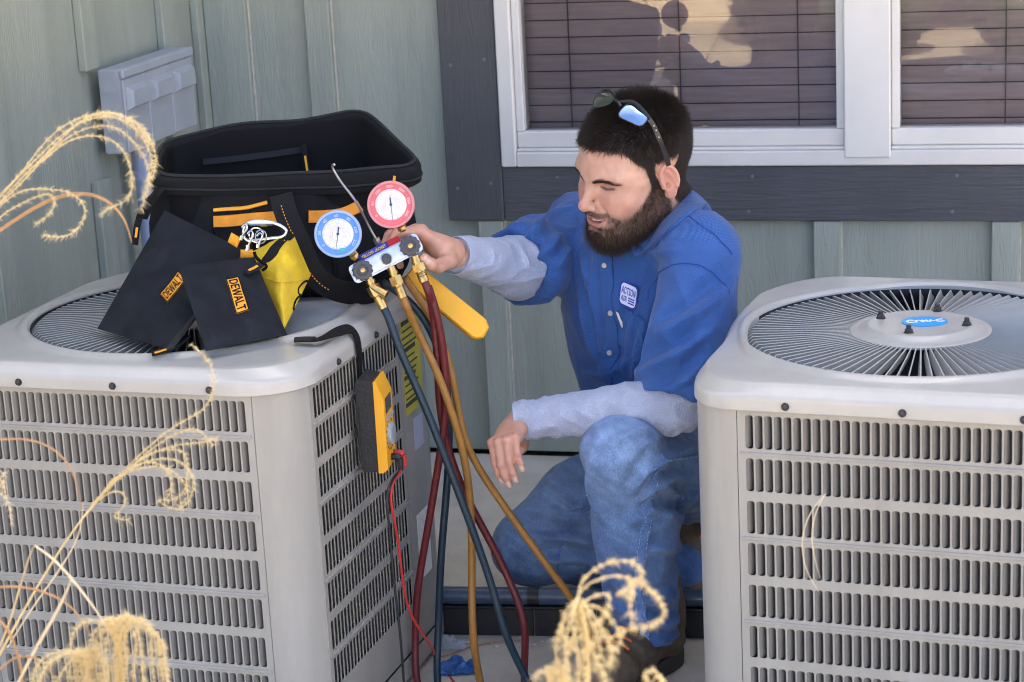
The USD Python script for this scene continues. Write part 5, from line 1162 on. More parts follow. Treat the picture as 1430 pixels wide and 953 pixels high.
# webbing handle hanging over the front
wp = [at(*q) for q in ((392, 272, 3.535), (402, 305, 3.515), (420, 345, 3.49), (436, 380, 3.475), (462, 402, 3.47), (500, 410, 3.50), (536, 405, 3.555))]
wp = spline(wp, 44); wdir = np.array([unit(np.array([0.93, 0.2, 0.30])*(1-k)+np.array([0.1, -0.25, 1.0])*k) for k in sstep(0.45, 0.75, np.linspace(0, 1, 44))])
hd = obj('webbing_handle', ribbon(wp, 0.040, 0.004, wdir), 'black_nylon', bag)
tg = np.gradient(wp, axis=0); tg /= np.linalg.norm(tg, axis=1, keepdims=True); nn_ = np.cross(tg, wdir); nn_ = nn_*np.sign((nn_@np.array([0, -1.0, 0.3])))[:, None]
sp_ = (wp-wdir*0.004+nn_*0.0030)[3:28]; sp_ = spline(sp_, 60); obj('orange_stitching', cat([tube(sp_[i:i+2], 0.0009, 4) for i in range(0, 59, 2)]), 'orange_label', hd, smooth=False)
# pulls on the left end
lp = [at(*q) for q in ((196, 300, 3.50), (191, 318, 3.495), (188, 342, 3.49))]
zt_ = obj('zip_pull', ribbon(lp, 0.011, 0.005, (1, 0, 0)), 'black_nylon', bag); obj('pull_tip', ribbon(np.array([at(191.5, 318, 3.489), at(189.5, 332, 3.487)]), 0.004, 0.001, (1, 0, 0)), 'orange_label', zt_)
obj('end_strap', ribbon(spline([at(*q) for q in ((226, 262, 3.52), (208, 285, 3.50), (198, 305, 3.50))], 14), 0.020, 0.004, (0.8, 0.2, 0.5)), 'black_nylon', bag)

# ---------------------------------------------------------------- pouches
def pillow(q, th, n=15, seed=0, rag=0.004):
    """a soft flat pouch on four corners (top left, top right, bottom right, bottom left as seen)"""
    q = np.asarray(q, float); s = np.linspace(0, 1, n); A, B = np.meshgrid(s, s); A, B = A[..., None], B[..., None]
    P = (q[0]*(1-A)+q[1]*A)*(1-B)+(q[3]*(1-A)+q[2]*A)*B; nrm = unit(np.cross(q[1]-q[0], q[3]-q[0])); nrm = nrm if nrm@(CC-q.mean(0)) > 0 else -nrm
    f = (1-np.abs(2*A-1)**5)*(1-np.abs(2*B-1)**5); wv = (meshkit.fbm(np.concatenate([A*3, B*3, 0*A+seed], -1), 3, seed)[..., None]-0.5)*rag*2
    fr = P+nrm*(th*f*0.5+wv*f+0.001); bk = P-nrm*(th*f*0.5+0.001)
    V = np.vstack([fr.reshape(-1, 3), bk.reshape(-1, 3)]); i = np.arange(n*n).reshape(n, n); F = []
    for g, o in ((i, 1), (i+n*n, -1)):
        a = np.stack([g[:-1, :-1], g[:-1, 1:], g[1:, 1:], g[1:, :-1]], -1).reshape(-1, 4); F.append(a[:, ::o])
    bo = np.r_[i[0, :-1], i[:-1, -1], i[-1, :0:-1], i[:0:-1, 0]]; b2 = np.roll(bo, -1); F.append(np.stack([b2, bo, bo+n*n, b2+n*n], 1))
    return fix(T(V, np.vstack(F))), nrm
def brand_label(parent, S_, px4, textdir):
    A, B, C, D = px4
    lb_ = obj('label', decal(fine(sbox(0, 0, 1, 1)), px4, S_.V, S_, 0.0012, 0.0008), 'orange_label', parent, smooth=False)
    obj('label_lettering', decal(words('DEWALT', 0.06, 0.94, 0.16, 0.84), px4, S_.V, S_, 0.0022, 0.0005), 'black_lining', lb_, smooth=False)
    obj('label_border', decal(sbox(0, 0, 1, 1).difference(sbox(0.03, 0.08, 0.97, 0.92)) and fine(sbox(0, 0, 1, 1).difference(sbox(0.025, 0.07, 0.975, 0.93)), 1.0, 0.2), px4, S_.V, S_, 0.0021, 0.0004), 'black_lining', lb_, smooth=False)
qa = [at(230, 294, 3.475), at(346, 352, 3.475), atz(240, 490, LZ+0.012), atz(136, 459, LZ+0.012)]
pa = thing('pouch', 'larger dark canvas zip pouch lying behind the smaller one, against the tool bag', 'pouch')
m, na = pillow(qa, 0.030, 17, 1, 0.012); SA = Surf(m)
pab = obj('pouch_body', m, 'navy_canvas', pa, smooth=60)
ez = [qa[2]*(1-s)+qa[1]*s+na*0.004 for s in np.linspace(0.02, 0.98, 12)]
e_in = unit((qa[3]-qa[2])-unit(qa[1]-qa[2])*((qa[3]-qa[2])@unit(qa[1]-qa[2])))
zpa = obj('zip', ribbon(np.array(ez)+e_in*0.008+na*0.004, 0.012, 0.004, e_in), 'zip_tape', pa)
for s_ in (0.022,):
    P_ = [qa[2]*(1-s)+qa[1]*s+e_in*s_ for s in np.linspace(0.03, 0.97, 60)]; P_ = SA(P_, 0.0012); obj('stitching', cat([tube(P_[i:i+2], 0.0006, 4) for i in range(0, 59, 2)]), 'zip_tape', pab, smooth=False)
brand_label(pa, SA, [(224, 410), (249, 381), (260, 390), (234, 425)], 1)
pl_ = [atz(262, 470, LZ+0.020), atz(243, 484, LZ+0.012), atz(222, 492, LZ+0.008), atz(212, 494, LZ+0.007)]
plp = obj('zip_pull', ribbon(spline(pl_, 14), 0.014, 0.004, (0.3, 1, 0.2)), 'navy_canvas', pa); obj('pull_tip', ribbon(np.array([atz(234, 487.5, LZ+0.0125), atz(216, 493.0, LZ+0.0095)]), 0.005, 0.001, (0.3, 1, 0.2)), 'orange_label', plp)
qb = [at(249, 373, 3.335), at(354, 360, 3.385), atz(401, 468, LZ+0.012), atz(288, 490, LZ+0.012)]
pb_ = thing('pouch', 'smaller dark canvas zip pouch standing in front, nearest the unit edge', 'pouch')
m, nb_ = pillow(qb, 0.028, 17, 5, 0.010); SB = Surf(m); pbb = obj('pouch_body', m, 'navy_canvas', pb_, smooth=60)
ei = unit(qb[0]-qb[1]); ez = np.array([qb[1]*(1-s)+qb[2]*s for s in np.linspace(0.02, 0.98, 14)])
obj('zip', ribbon(SB(ez+ei*0.020, 0.0022), 0.012, 0.003, ei), 'zip_tape', pb_)
for o_ in (0.011, 0.030):
    P_ = SB(spline(ez+ei*o_, 64), 0.0012); obj('stitching', cat([tube(P_[i:i+2], 0.0006, 4) for i in range(0, 63, 2)]), 'zip_tape', pbb, smooth=False)
brand_label(pb_, SB, [(333, 387), (348, 434), (330, 439), (315, 391)], 1)
pp = SB(np.array([SB.hit(363, 372), SB.hit(352, 379), SB.hit(342, 384)]), 0.006); pbp = obj('zip_pull', ribbon(spline(pp, 8), 0.011, 0.004, np.cross(nb_, pp[2]-pp[0])), 'navy_canvas', pb_)
obj('pull_tip', ribbon(spline(pp+nb_*0.0028, 8)[2:7], 0.004, 0.001, np.cross(nb_, pp[2]-pp[0])), 'orange_label', pbp)
qc = [at(352, 352, 3.455), at(409, 325, 3.475), at(434, 384, 3.46), atz(397, 460, LZ+0.008)]
pc = thing('pouch', 'bright yellow canvas pouch squeezed between the smaller dark pouch and the bag', 'pouch')
m, nc_ = pillow(qc, 0.045, 17, 9, 0.020); SC = Surf(m); pcb = obj('pouch_body', m, 'yellow_canvas', pc, smooth=60)
obj('binding', SC.strip([(366, 372), (380, 352), (396, 333), (406, 326)], 0.018, 0.002), 'black_nylon', pc, smooth=50)
obj('crease_seam', SC.strip([(370, 388), (392, 394), (415, 392), (431, 386)], 0.002, 0.0015), 'yellow_canvas', pc)
for px in ([(431, 392), (422, 396), (416, 408), (420, 414), (428, 404)], [(419, 414), (412, 420), (409, 432), (414, 434)], [(427, 406), (424, 414), (419, 420)]):
    obj('printed_mark', SC.strip(px, 0.0028, 0.0014, 18), 'black_lining', pcb)
# clips on the pouches
cl = thing('carabiner', 'chrome carabiner with swivel clips and orange tabs resting on the pouches', 'carabiner')
CYc = 3.405
obj('ring', tube(spline([at(x, y, CYc) for x, y in ((340, 326), (343, 314), (356, 309), (376, 310), (393, 316), (400, 323), (395, 330), (378, 333), (356, 336), (344, 335))], 60, True), 0.0026, 9), 'chrome', cl)
obj('gate', tube([at(349, 313, CYc-0.004), at(383, 312.5, CYc-0.004)], 0.0036, 10), 'chrome', cl); obj('gate_sleeve', tube([at(364, 312.6, CYc-0.004), at(374, 312.4, CYc-0.004)], 0.0047, 10), 'chrome', cl)
obj('split_ring', tube(spline([at(x, y, CYc-0.006) for x, y in ((348, 330), (352, 320), (361, 319), (367, 326), (364, 336), (355, 338))], 30, True), 0.0013, 7), 'chrome', cl)
obj('split_ring', tube(spline([at(x, y, CYc-0.010) for x, y in ((358, 325), (366, 322), (372, 330), (366, 340), (358, 336))], 30, True), 0.0012, 7), 'steel', cl)
for (bx, by), (tx_, ty) in (((336, 335), (341, 318)), ((345, 350), (349, 327)), ((360, 346), (362, 330))):
    obj('swivel_clip', cat([tube(spline([at(tx_-3, ty, CYc-0.012), at(tx_+1, ty-4, CYc-0.012), at(tx_+4, ty, CYc-0.012), at((bx+tx_)/2+2, (by+ty)/2, CYc-0.012), at(bx, by, CYc-0.010)], 16), 0.0019, 7), tube([at((bx*2+tx_)/3, (by*2+ty)/3, CYc-0.012), at(bx, by, CYc-0.012)], 0.0035, 9)]), 'chrome', cl)
for q4 in ([(323, 325), (337, 333), (331, 346), (318, 338)], [(336, 349), (353, 349), (354, 360), (336, 361)]):
    c = [at(x, y, CYc+0.002) for x, y in q4]; m, _n = pillow(c, 0.006, 7, 3, 0.0); obj('leather_tab', m, 'orange_label', cl, smooth=50)
obj('black_clip', tube(spline([at(355, 352, CYc-0.01), at(360, 362, CYc-0.012), at(372, 372, CYc-0.01), at(366, 378, CYc-0.01)], 14), 0.0028, 8), 'black_lining', cl)

# ---------------------------------------------------------------- gauge manifold in the man's right hand
mf = thing('gauge_manifold', 'refrigerant gauge manifold with one blue and one red dial, held in the right hand', 'gauge manifold')
A_, B_ = at(506, 378, 3.430), at(572, 344, 3.448); MX = unit(B_-A_); MZ = unit(CC-(A_+B_)/2); MZ = unit(MZ-MX*(MZ@MX)); MY = np.cross(MZ, MX); MO = (A_+B_)/2; ML = np.linalg.norm(B_-A_)
def mfr(m, x=0.0, y=0.0, z=0.0, X=None, Yd=None, Zd=None): return frame_to(m, MX if X is None else X, MY if Yd is None else Yd, MZ if Zd is None else Zd, MO+MX*x+MY*y+MZ*z)
prof = extrude(rrect(-ML/2-0.020, ML/2+0.020, -0.0165, 0.0165, 0.008, 5), 0.030); prof.apply_translation((0, 0, -0.032))
mb = obj('body', mfr(cat([prof, cbox(-ML/2-0.016, ML/2+0.016, -0.0135, 0.0135, -0.0025, 0.0008, 0.002)])), 'aluminium', mf, smooth=40)
lab = cbox(-ML/2+0.004, 0.014, 0.0166, 0.0182, -0.024, 0.0, 0.0004); lab.apply_transform(trimesh.transformations.rotation_matrix(0.55, [1, 0, 0], [0, 0.0166, 0]))
top_plate = lambda x0, x1: mfr(trimesh.convex.convex_hull(np.array([(x, y, z) for x in (x0, x1) for y, z in ((0.0145, 0.0006), (0.0255, -0.010), (0.0255, -0.030), (0.0135, -0.030))])))
obj('label_plate', top_plate(-0.040, 0.014), 'label_blue', mf, smooth=False); obj('label_plate', top_plate(0.0145, 0.036), 'label_red', mf, smooth=False)
nT = unit(MY*0.0106+MZ*0.011); eT = np.cross(nT, MX)
tw = meshkit.text_mesh('YELLOW JACKET', 0.0062, 0.0006, True); tw.apply_scale((0.046/np.ptp(tw.vertices[:, 0]), 1, 1)); b0_ = tw.bounds; tw.apply_translation((-b0_[0, 0], -b0_[0, 1], 0))
obj('label_lettering', frame_to(tw, MX, unit(MY*0.011-MZ*0.0106), nT, MO+MX*-0.036+MY*0.0170+MZ*-0.0018+nT*0.0004), 'label_yellow', mb, smooth=False)
obj('sight_glass', mfr(cat([lathe([(0.0105, -0.001), (0.0105, 0.004), (0.0085, 0.005), (0.0072, 0.003)], 28)]), 0.0, -0.001, 0.0), 'steel', mf); obj('glass_disc', mfr(lathe([(0.0073, 0.0030), (0.004, 0.0034), (0.0001, 0.0036)], 24), 0, -0.001, 0), 'knob_grey', mf)
for sx in (-1, 1):
    th = np.linspace(0, 2*np.pi, 48, endpoint=False); rr = 0.0172+0.0012*np.cos(12*th)
    kr = [np.stack([rr*q*np.cos(th), rr*q*np.sin(th), np.full(48, z)], 1) for q, z in ((0.9, 0.0), (1, 0.002), (1, 0.013), (0.93, 0.0155), (0.55, 0.0165), (0.5, 0.0150), (0.3, 0.0150))]
    kb = obj('valve_knob', mfr(loft(kr, True, False, True), sx*ML/2, 0, 0.0), 'knob_grey', mf, smooth=40)
    obj('knob_screw', mfr(lathe([(0.0042, 0.0150), (0.0042, 0.0172), (0.0030, 0.0180), (0.0001, 0.0180)], 14), sx*ML/2, 0, 0.0), 'brass', kb)
def brass_run(path, radii, hexes=(), parent=mf, name='fitting'):
    ms = [tube(path, radii, 14)]; return obj(name, cat(ms), 'brass', parent)
def nut(a, b, r, k=6): return tube([a, b], r, k)
for (gx, gy), (bx, by), GY, cm, cr_, nm in (((472, 327), (495, 359), 3.425, 'gauge_blue', 'gauge_bluerim', 'blue'), ((546, 286), (561, 319), 3.437, 'gauge_red', 'gauge_redrim', 'red')):
    c = at(gx, gy, GY); zf = unit(CC-c+np.array([-0.25, 0, 0.0])); xf = unit(np.cross(np.array([0, 0, 1.0]), zf)); yf = np.cross(zf, xf)
    G = lambda m: frame_to(m, xf, yf, zf, c)
    g = obj('gauge', G(lathe([(0.0001, -0.024), (0.034, -0.024), (0.0385, -0.020), (0.0400, -0.004), (0.0400, 0.002), (0.0385, 0.004), (0.0360, 0.0038), (0.0355, 0.0015)], 56)), cr_, mf, label=f'{nm}-rimmed pressure gauge')
    obj('dial_band', G(lathe([(0.0357, 0.0014), (0.0262, 0.0016)], 56)), cm, g); obj('dial_face', G(lathe([(0.0262, 0.0017), (0.0001, 0.0017)], 48)), 'gauge_white', g)
    ticks = []
    for k in range(60):
        a = math.radians(-40-k*4.7+0); r0, r1, w = (0.0235, 0.0258, 0.0003) if k % 5 else (0.0222, 0.0258, 0.0005)
        b = box(((r0+r1)/2, 0, 0.00205), (r1-r0, w*2, 0.0002)); b.apply_transform(trimesh.transformations.rotation_matrix(a, [0, 0, 1])); ticks.append(b)
    for rr in (0.0195, 0.0150, 0.0115): ticks.append(lathe([(rr, 0.00195), (rr+0.0004, 0.00195)], 48))
    obj('scale_marks', G(cat(ticks)), 'faint_print' if nm == 'blue' else 'pink_print', g, smooth=False)
    tm_ = []
    for k in range(7):
        a = math.radians(215-k*41); t_ = meshkit.text_mesh(str(k*20 if nm == 'blue' else k*50), 0.0042, 0.0002); t_.apply_translation(-t_.bounds.mean(0)); t_.apply_transform(trimesh.transformations.rotation_matrix(a-math.pi/2, [0, 0, 1])); t_.apply_translation((0.0308*math.cos(a), 0.0308*math.sin(a), 0.0021)); tm_.append(t_)
    obj('scale_numbers', G(cat(tm_)), 'gauge_white', g, smooth=False)
    rn = []
    rg_ = np.random.default_rng(4)
    for rr in (0.0172, 0.0133, 0.0095):
        for k in range(26):
            a = math.radians(rg_.uniform(-45, 225)); b = box((0, 0, 0.00205), (rg_.uniform(0.0008, 0.0022), 0.0007, 0.0002)); b.apply_transform(trimesh.transformations.rotation_matrix(a-math.pi/2, [0, 0, 1])); b.apply_translation((rr*math.cos(a), rr*math.sin(a), 0)); rn.append(b)
    obj('fine_print', G(cat(rn)), 'pink_print', g, smooth=False)
    na_ = math.radians(-100 if nm == 'blue' else -86)
    nd = cat([trimesh.convex.convex_hull(np.array([(-0.012, -0.0012, 0.0030), (-0.012, 0.0012, 0.0030), (0.0, 0.0010, 0.0030), (0, -0.0010, 0.0030), (-0.012, 0, 0.0036), (0, 0, 0.0036)])), trimesh.convex.convex_hull(np.array([(0, -0.0006, 0.0030), (0, 0.0006, 0.0030), (0.030, 0.0002, 0.0030), (0.030, -0.0002, 0.0030), (0, 0, 0.0036)])), lathe([(0.0024, 0.0020), (0.0024, 0.0042), (0.0001, 0.0044)], 14)])
    nd.apply_transform(trimesh.transformations.rotation_matrix(na_, [0, 0, 1])); obj('needle', G(nd), 'needle_blue', g)
    if nm == 'blue': obj('maker_mark', G(box((0.006, -0.0265, 0.0023), (0.008, 0.005, 0.0003))), 'teal_print', g)
    e = at(bx, by, GY+0.008); d = unit(c-e); s = c-d*0.0385-zf*0.011
    obj('gauge_stem', cat([tube([e-d*0.006, s+d*0.004], 0.0055, 12), nut(s-d*0.010, s+d*0.001, 0.0082), nut(e-d*0.001, e+d*0.004, 0.0075)]), 'brass', mf, smooth=30)
obj('hanging_hook', tube(spline([at(*q) for q in ((529, 340, 3.470), (516, 318, 3.468), (497, 282, 3.466), (482, 262, 3.466), (470, 245, 3.464), (464, 232, 3.460), (467, 230, 3.455))], 40), 0.0021, 8), 'steel', mf)
obj('hook_nut', nut(at(529, 342, 3.470), at(525, 333, 3.469), 0.0062, 6), 'steel', mf)
fits = []
for (a, b, Ya, Yb) in (((513, 385), (536, 431), 3.430, 3.418), ((546, 373), (563, 416), 3.438, 3.425), ((579, 358), (593, 394), 3.444, 3.432)):
    p, q = at(*a, Ya), at(*b, Yb); d = unit(q-p); L_ = np.linalg.norm(q-p); s = lambda t: p+d*L_*t
    f_ = obj('fitting', cat([tube([s(0.0), s(0.30)], 0.0070, 14), tube([s(0.16), s(0.24)], 0.0085, 14)]), 'brass', mf, smooth=40)
    obj('hose_nut', cat([nut(s(0.31), s(0.58), 0.0118, 6), tube([s(0.305), s(0.33)], 0.0108, 14), tube([s(0.575), s(0.62)], 0.0095, 14)]), 'brass', f_, smooth=25)
    obj('ferrule', tube([s(0.63), s(0.68), s(0.70), s(0.76), s(0.78), s(0.84), s(0.86), s(1.0)], [0.0080, 0.0088, 0.0080, 0.0088, 0.0080, 0.0088, 0.0084, 0.0084], 14), 'brass', f_, smooth=50)
    fits.append((s(0.95), d))
obj('shutoff_lever', tube([at(519, 400, 3.420), at(540, 412, 3.410)], [0.0055, 0.0075], 10), 'brass', mf)
def hose(name_label, mat, start, pxs, r=0.0068):
    h_ = thing('hose', name_label, 'hose')
    P = [start[0], start[0]+start[1]*0.02]+[np.array(q) if abs(q[0]) < 5 else at(*q) for q in pxs]
    obj('hose_line', tube(spline(P, 150), r, 12), mat, h_, smooth=True); return h_
hose('dark blue rubber hose crossing in front of the other two below the blue gauge', 'hose_blue', fits[0], [(556, 482, 3.41), (590, 560, 3.40), (622, 640, 3.395), (656, 730, 3.39), (690, 830, 3.385), (710, 895, 3.38), (0.012, 3.37, 0.009), (0.0, 3.18, 0.009), (-0.08, 3.10, 0.009), (-0.125, 3.25, 0.009), atz(612, 962, 0.0095), (612, 880, 3.50), (616, 780, 3.50), (624, 680, 3.50), (627, 600, 3.50), (620, 520, 3.495), (600, 460, 3.49), (575, 425, 3.49), (548, 403, 3.48), (535, 395, 3.47)])
hose('tan yellow hose in the middle, one strand sweeping right across the jeans', 'hose_yellow', fits[1], [(580, 455, 3.44), (606, 510, 3.44), (632, 580, 3.44), (650, 650, 3.44), (658, 730, 3.44), (659, 830, 3.43), (662, 900, 3.42), atz(672, 960, 0.0095), (-0.03, 3.20, 0.009), (0.08, 3.14, 0.009), (0.13, 3.25, 0.009), atz(838, 935, 0.0095), (822, 880, 3.50), (795, 832, 3.46), (745, 764, 3.46), (695, 694, 3.465), (652, 620, 3.47), (635, 545, 3.475), (620, 485, 3.48), (600, 440, 3.485), (575, 402, 3.48), (566, 388, 3.475)])
hose('dark red hose looping to the floor from the red gauge side', 'hose_red', fits[2], [(604, 435, 3.45), (610, 490, 3.455), (613, 550, 3.46), (622, 610, 3.47), (645, 680, 3.475), (682, 752, 3.475), (716, 822, 3.465), (733, 885, 3.45), atz(733, 955, 0.0095), (0.0, 3.30, 0.009), (-0.06, 3.24, 0.024), (-0.14, 3.36, 0.010), atz(586, 962, 0.0095), (580, 900, 3.49), (583, 830, 3.49), (597, 740, 3.48), (612, 650, 3.465), (622, 570, 3.455), (620, 500, 3.447), (610, 440, 3.44), (598, 400, 3.44)])
# flat orange-yellow tool behind the hoses
tl = thing('hand_tool', 'flat bright orange-yellow plastic tool sticking out behind the hoses', 'tool')
a_, b_ = at(572, 378, 3.535), at(674, 463, 3.500); X_ = unit(b_-a_); Z_ = unit(CC-a_); Z_ = unit(Z_-X_*(Z_@X_)); Y_ = np.cross(Z_, X_); Lt = np.linalg.norm(b_-a_)
sh2 = Polygon([(0, -0.020), (0, 0.017), (Lt-0.01, 0.020), (Lt+0.004, 0.012), (Lt+0.008, -0.008), (Lt-0.004, -0.020)]).buffer(-0.004).buffer(0.004, quad_segs=4)
def bevel_ex(poly, h, b):
    ms = [(0, -b), (b, 0), (h-b, 0), (h, -b)]; rings = []
    n = 60; L0 = poly.exterior; 
    for z, o in ms:
        e = poly.buffer(o).exterior if o else poly.exterior; pts = np.array([e.interpolate((k/n), normalized=True).coords[0] for k in range(n)])
        k0 = np.argmin(np.hypot(*(pts-np.array(poly.exterior.coords[0])).T)); pts = np.roll(pts, -k0, 0); rings.append(np.c_[pts, np.full(n, z)])
    return fix(loft(rings, True, True, True))
tb = obj('case', frame_to(bevel_ex(sh2, 0.026, 0.003), X_, Y_, Z_, a_-Z_*0.026), 'tool_yellow', tl, smooth=40)
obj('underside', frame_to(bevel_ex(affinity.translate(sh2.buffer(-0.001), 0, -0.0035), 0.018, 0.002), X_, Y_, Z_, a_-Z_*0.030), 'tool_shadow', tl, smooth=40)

# ---------------------------------------------------------------- multimeter hung on the left unit's side
mm = thing('multimeter', 'yellow-faced multimeter in a black holster hanging on the side of the left unit', 'multimeter')
MTW = 0.0
def mrot(p):
    c_, s_ = math.cos(MTW), math.sin(MTW); a, b = p[0]-(UD+0.004), p[1]+0.100; return (UD+0.004+a*c_-b*s_+0.062*math.sin(MTW), -0.100+a*s_+b*c_, p[2])
def lum(m): v = np.asarray(m.vertices); m = m.copy(); m.vertices = np.array([LU(*mrot(p)) for p in v]); return m
MTW = math.radians(9)
u0, u1, v0, v1, w0, w1 = UD+0.004, UD+0.047, -0.100, -0.038, -0.243, -0.084
ho = trimesh.convex.convex_hull(np.array([(u, v, w) for v in (v0, v1) for u, w in ((u0, w0+0.006), (u0, w1-0.004), (u0+0.006, w1+0.004), (u1-0.012, w1-0.002), (u1-0.002, w1-0.022), (u1-0.002, w0+0.004), (u1-0.008, w0), (u0+0.006, w0))]))
obj('holster', lum(ho), 'meter_black', mm, smooth=30)
fc = trimesh.convex.convex_hull(np.array([(u, v, w) for v, d in ((v0-0.002, 0), (v1+0.002, 0)) for u, w in ((u1-0.012, w1-0.001), (u1-0.0085, w1+0.001), (u1+0.004, w1-0.030), (u1+0.004, w0+0.006), (u1-0.004, w0-0.001), (u1-0.0125, w0-0.001))]))
mfc = obj('face_bezel', lum(fc), 'meter_yellow', mm, smooth=30)
def facebox(va, vb, wa, wb, h, ch=0.0008): return lum(cbox(u1+0.0036, u1+0.004+h, va, vb, wa, wb, ch))
obj('display', facebox(v0+0.010, v1-0.010, w1-0.060, w1-0.033, 0.0008), 'lcd', mm)
for k in range(4): obj('button', facebox(v0+0.010+0.0135*k, v0+0.019+0.0135*k, w1-0.074, w1-0.067, 0.002), 'dial_grey', mm)
rk = lathe([(0.020, 0.0), (0.019, 0.006), (0.014, 0.008), (0.0001, 0.008)], 30); obj('rotary_dial', lum(frame_to(rk, (0, 1, 0), (0, 0, 1), (1, 0, 0), (u1+0.0035, (v0+v1)/2, w1-0.100))), 'dial_grey', mm)
pr = []
for k in range(16):
    a = k*2*np.pi/16; pr.append(cbox(u1+0.0039, u1+0.0044, (v0+v1)/2+0.026*math.cos(a)-0.002, (v0+v1)/2+0.026*math.cos(a)+0.002, w1-0.100+0.026*math.sin(a)-0.0015, w1-0.100+0.026*math.sin(a)+0.0015))
obj('printed_symbols', lum(cat(pr)), 'meter_black', mfc, smooth=False)
for v_, m_ in ((v0+0.050, 'lead_red'), (v0+0.030, 'lead_black')):
    obj('jack', lum(frame_to(lathe([(0.006, 0), (0.006, 0.002), (0.004, 0.002)], 14), (0, 1, 0), (0, 0, 1), (1, 0, 0), (u1+0.004, v_, w0+0.018))), 'meter_black', mm)
obj('tilt_stand', lum(cbox(u0-0.0005, u0+0.003, v0-0.0045, v0-0.0015, w0+0.02, w1-0.04, 0.001)), 'meter_black', mm)
sp2 = spline([atz(411, 476, LZ+0.003), atz(425, 475, LZ+0.004), atz(446, 474, LZ+0.006), LU(UD+0.002, v0+0.030, -0.0035), LU(UD+0.0115, v0+0.030, -0.020), LU(UD+0.0125, v0+0.032, -0.05), LU(UD+0.010, v0+0.034, -0.09)], 40)
obj('hanging_strap', ribbon(sp2, 0.017, 0.003, LUY), 'black_nylon', mm); obj('strap_end', ribbon(sp2[:9]+ZV*0.002, 0.019, 0.003, LUY), 'zip_tape', mm)
def lead(label, mat, plug, pxs):
    l_ = thing('test_lead', label, 'test lead'); pl = np.array([LU(*mrot(q)) for q in plug])
    obj('plug', cat([tube(pl[:3], [0.0050, 0.0058, 0.0058], 10), tube(pl[2:4], [0.0056, 0.0048], 10)]), mat, l_)
    obj('wire', tube(spline([pl[3]]+[at(*q) if isinstance(q, tuple) else q for q in pxs], 70), 0.0023, 8), mat, l_, smooth=True)
lead('red test lead plugged into the bottom of the multimeter', 'lead_red', [(u1+0.004, v0+0.050, w0+0.018), (u1+0.014, v0+0.050, w0+0.018), (u1+0.020, v0+0.050, w0+0.015), (u1+0.020, v0+0.050, w0-0.006)], [(546, 690, 3.262), (553, 740, 3.27), (561, 800, 3.29), (571, 850, 3.31), (590, 885, 3.36), (606, 910, 3.45), atz(612, 925, 0.004), atz(640, 960, 0.004)])
lead('black test lead hanging from the multimeter beside the red one', 'lead_black', [(u1+0.004, v0+0.030, w0+0.018), (u1+0.013, v0+0.030, w0+0.018), (u1+0.018, v0+0.030, w0+0.015), (u1+0.018, v0+0.030, w0-0.006)], [(541, 690, 3.25), (544, 740, 3.25), (549, 800, 3.25), (556, 860, 3.255), (562, 925, 3.27), atz(566, 985, 0.004)])
MTW = 0.0
# stickers on the unit's side belong to the unit
stk = obj('sticker', lum(cbox(UD+0.0002, UD+0.0010, 0.156, 0.246, -0.225, -0.030)), 'sticker_yellow', lu, smooth=False, label='yellow warning sticker')
bars = [cbox(UD+0.0011, UD+0.0014, 0.158+0.003*(k % 2), 0.228-0.006*((k*7) % 3), -0.060-0.0125*k, -0.060-0.0125*k+(0.008 if k % 4 == 0 else 0.0035)) for k in range(13)]
obj('sticker_print', lum(cat(bars)), 'sticker_black', stk, smooth=False)
obj('sticker', lum(cbox(UD+0.0002, UD+0.0010, 0.190, 0.236, -0.300, -0.240)), 'sticker_lilac', lu, smooth=False, label='small pale lilac sticker')
obj('sticker', lum(cbox(UD+0.0002, UD+0.0012, 0.176, 0.236, -0.545, -0.42)), 'paper_white', lu, smooth=False, label='white paper tag')
# the unit frames: children of the unit are written in its own frame
for nm_ in ('sticker', 'sticker_001', 'sticker_002'):
    g_ = UsdGeom.Mesh.Get(stage, str(lu.GetPath())+'/'+nm_)
    for pr_ in [g_]+[UsdGeom.Mesh(c) for c in g_.GetPrim().GetChildren()]:
        pts = np.array(pr_.GetPointsAttr().Get())-LUo; c_, s_ = math.cos(-LUa), math.sin(-LUa)
        pr_.GetPointsAttr().Set(Vt.Vec3fArray.FromNumpy(np.stack([c_*pts[:, 0]-s_*pts[:, 1], s_*pts[:, 0]+c_*pts[:, 1], pts[:, 2]], 1).astype(np.float32)))

# ---------------------------------------------------------------- litter on the slab
def crumple(c, r, seed, n=18, h=0.02):
    g = np.random.default_rng(seed); s = np.linspace(-1, 1, n); X, Y2 = np.meshgrid(s, s); k = meshkit.fbm(np.stack([X*2.5+seed, Y2*2.5, 0*X], -1), 4, seed); k2 = meshkit.fbm(np.stack([X*1.5-seed, Y2*1.5, 0*X+5], -1), 3, seed+3)
    V = np.stack([c[0]+r*X*(0.7+0.6*k2), c[1]+r*Y2*(0.5+0.6*k), c[2]+h*np.maximum(k*2-0.7, 0.02)], -1).reshape(-1, 3); i = np.arange(n*n).reshape(n, n)
    return T(V, np.stack([i[:-1, :-1], i[:-1, 1:], i[1:, 1:], i[1:, :-1]], -1).reshape(-1, 4))
def litter(name, m, mat, label, catg):
    o_ = obj(name, m, mat, None, smooth=20); tag(o_, label, catg)
litter('plastic_scrap', crumple(atz(640, 936, 0.001), 0.034, 3, 14), 'blue_plastic', 'scrap of blue plastic on the slab between the hoses', 'litter')
litter('plastic_wrap', crumple(atz(628, 905, 0.001), 0.030, 7, 26, 0.022), 'clear_plastic', 'crumpled clear plastic wrap on the slab behind the blue hose', 'litter')
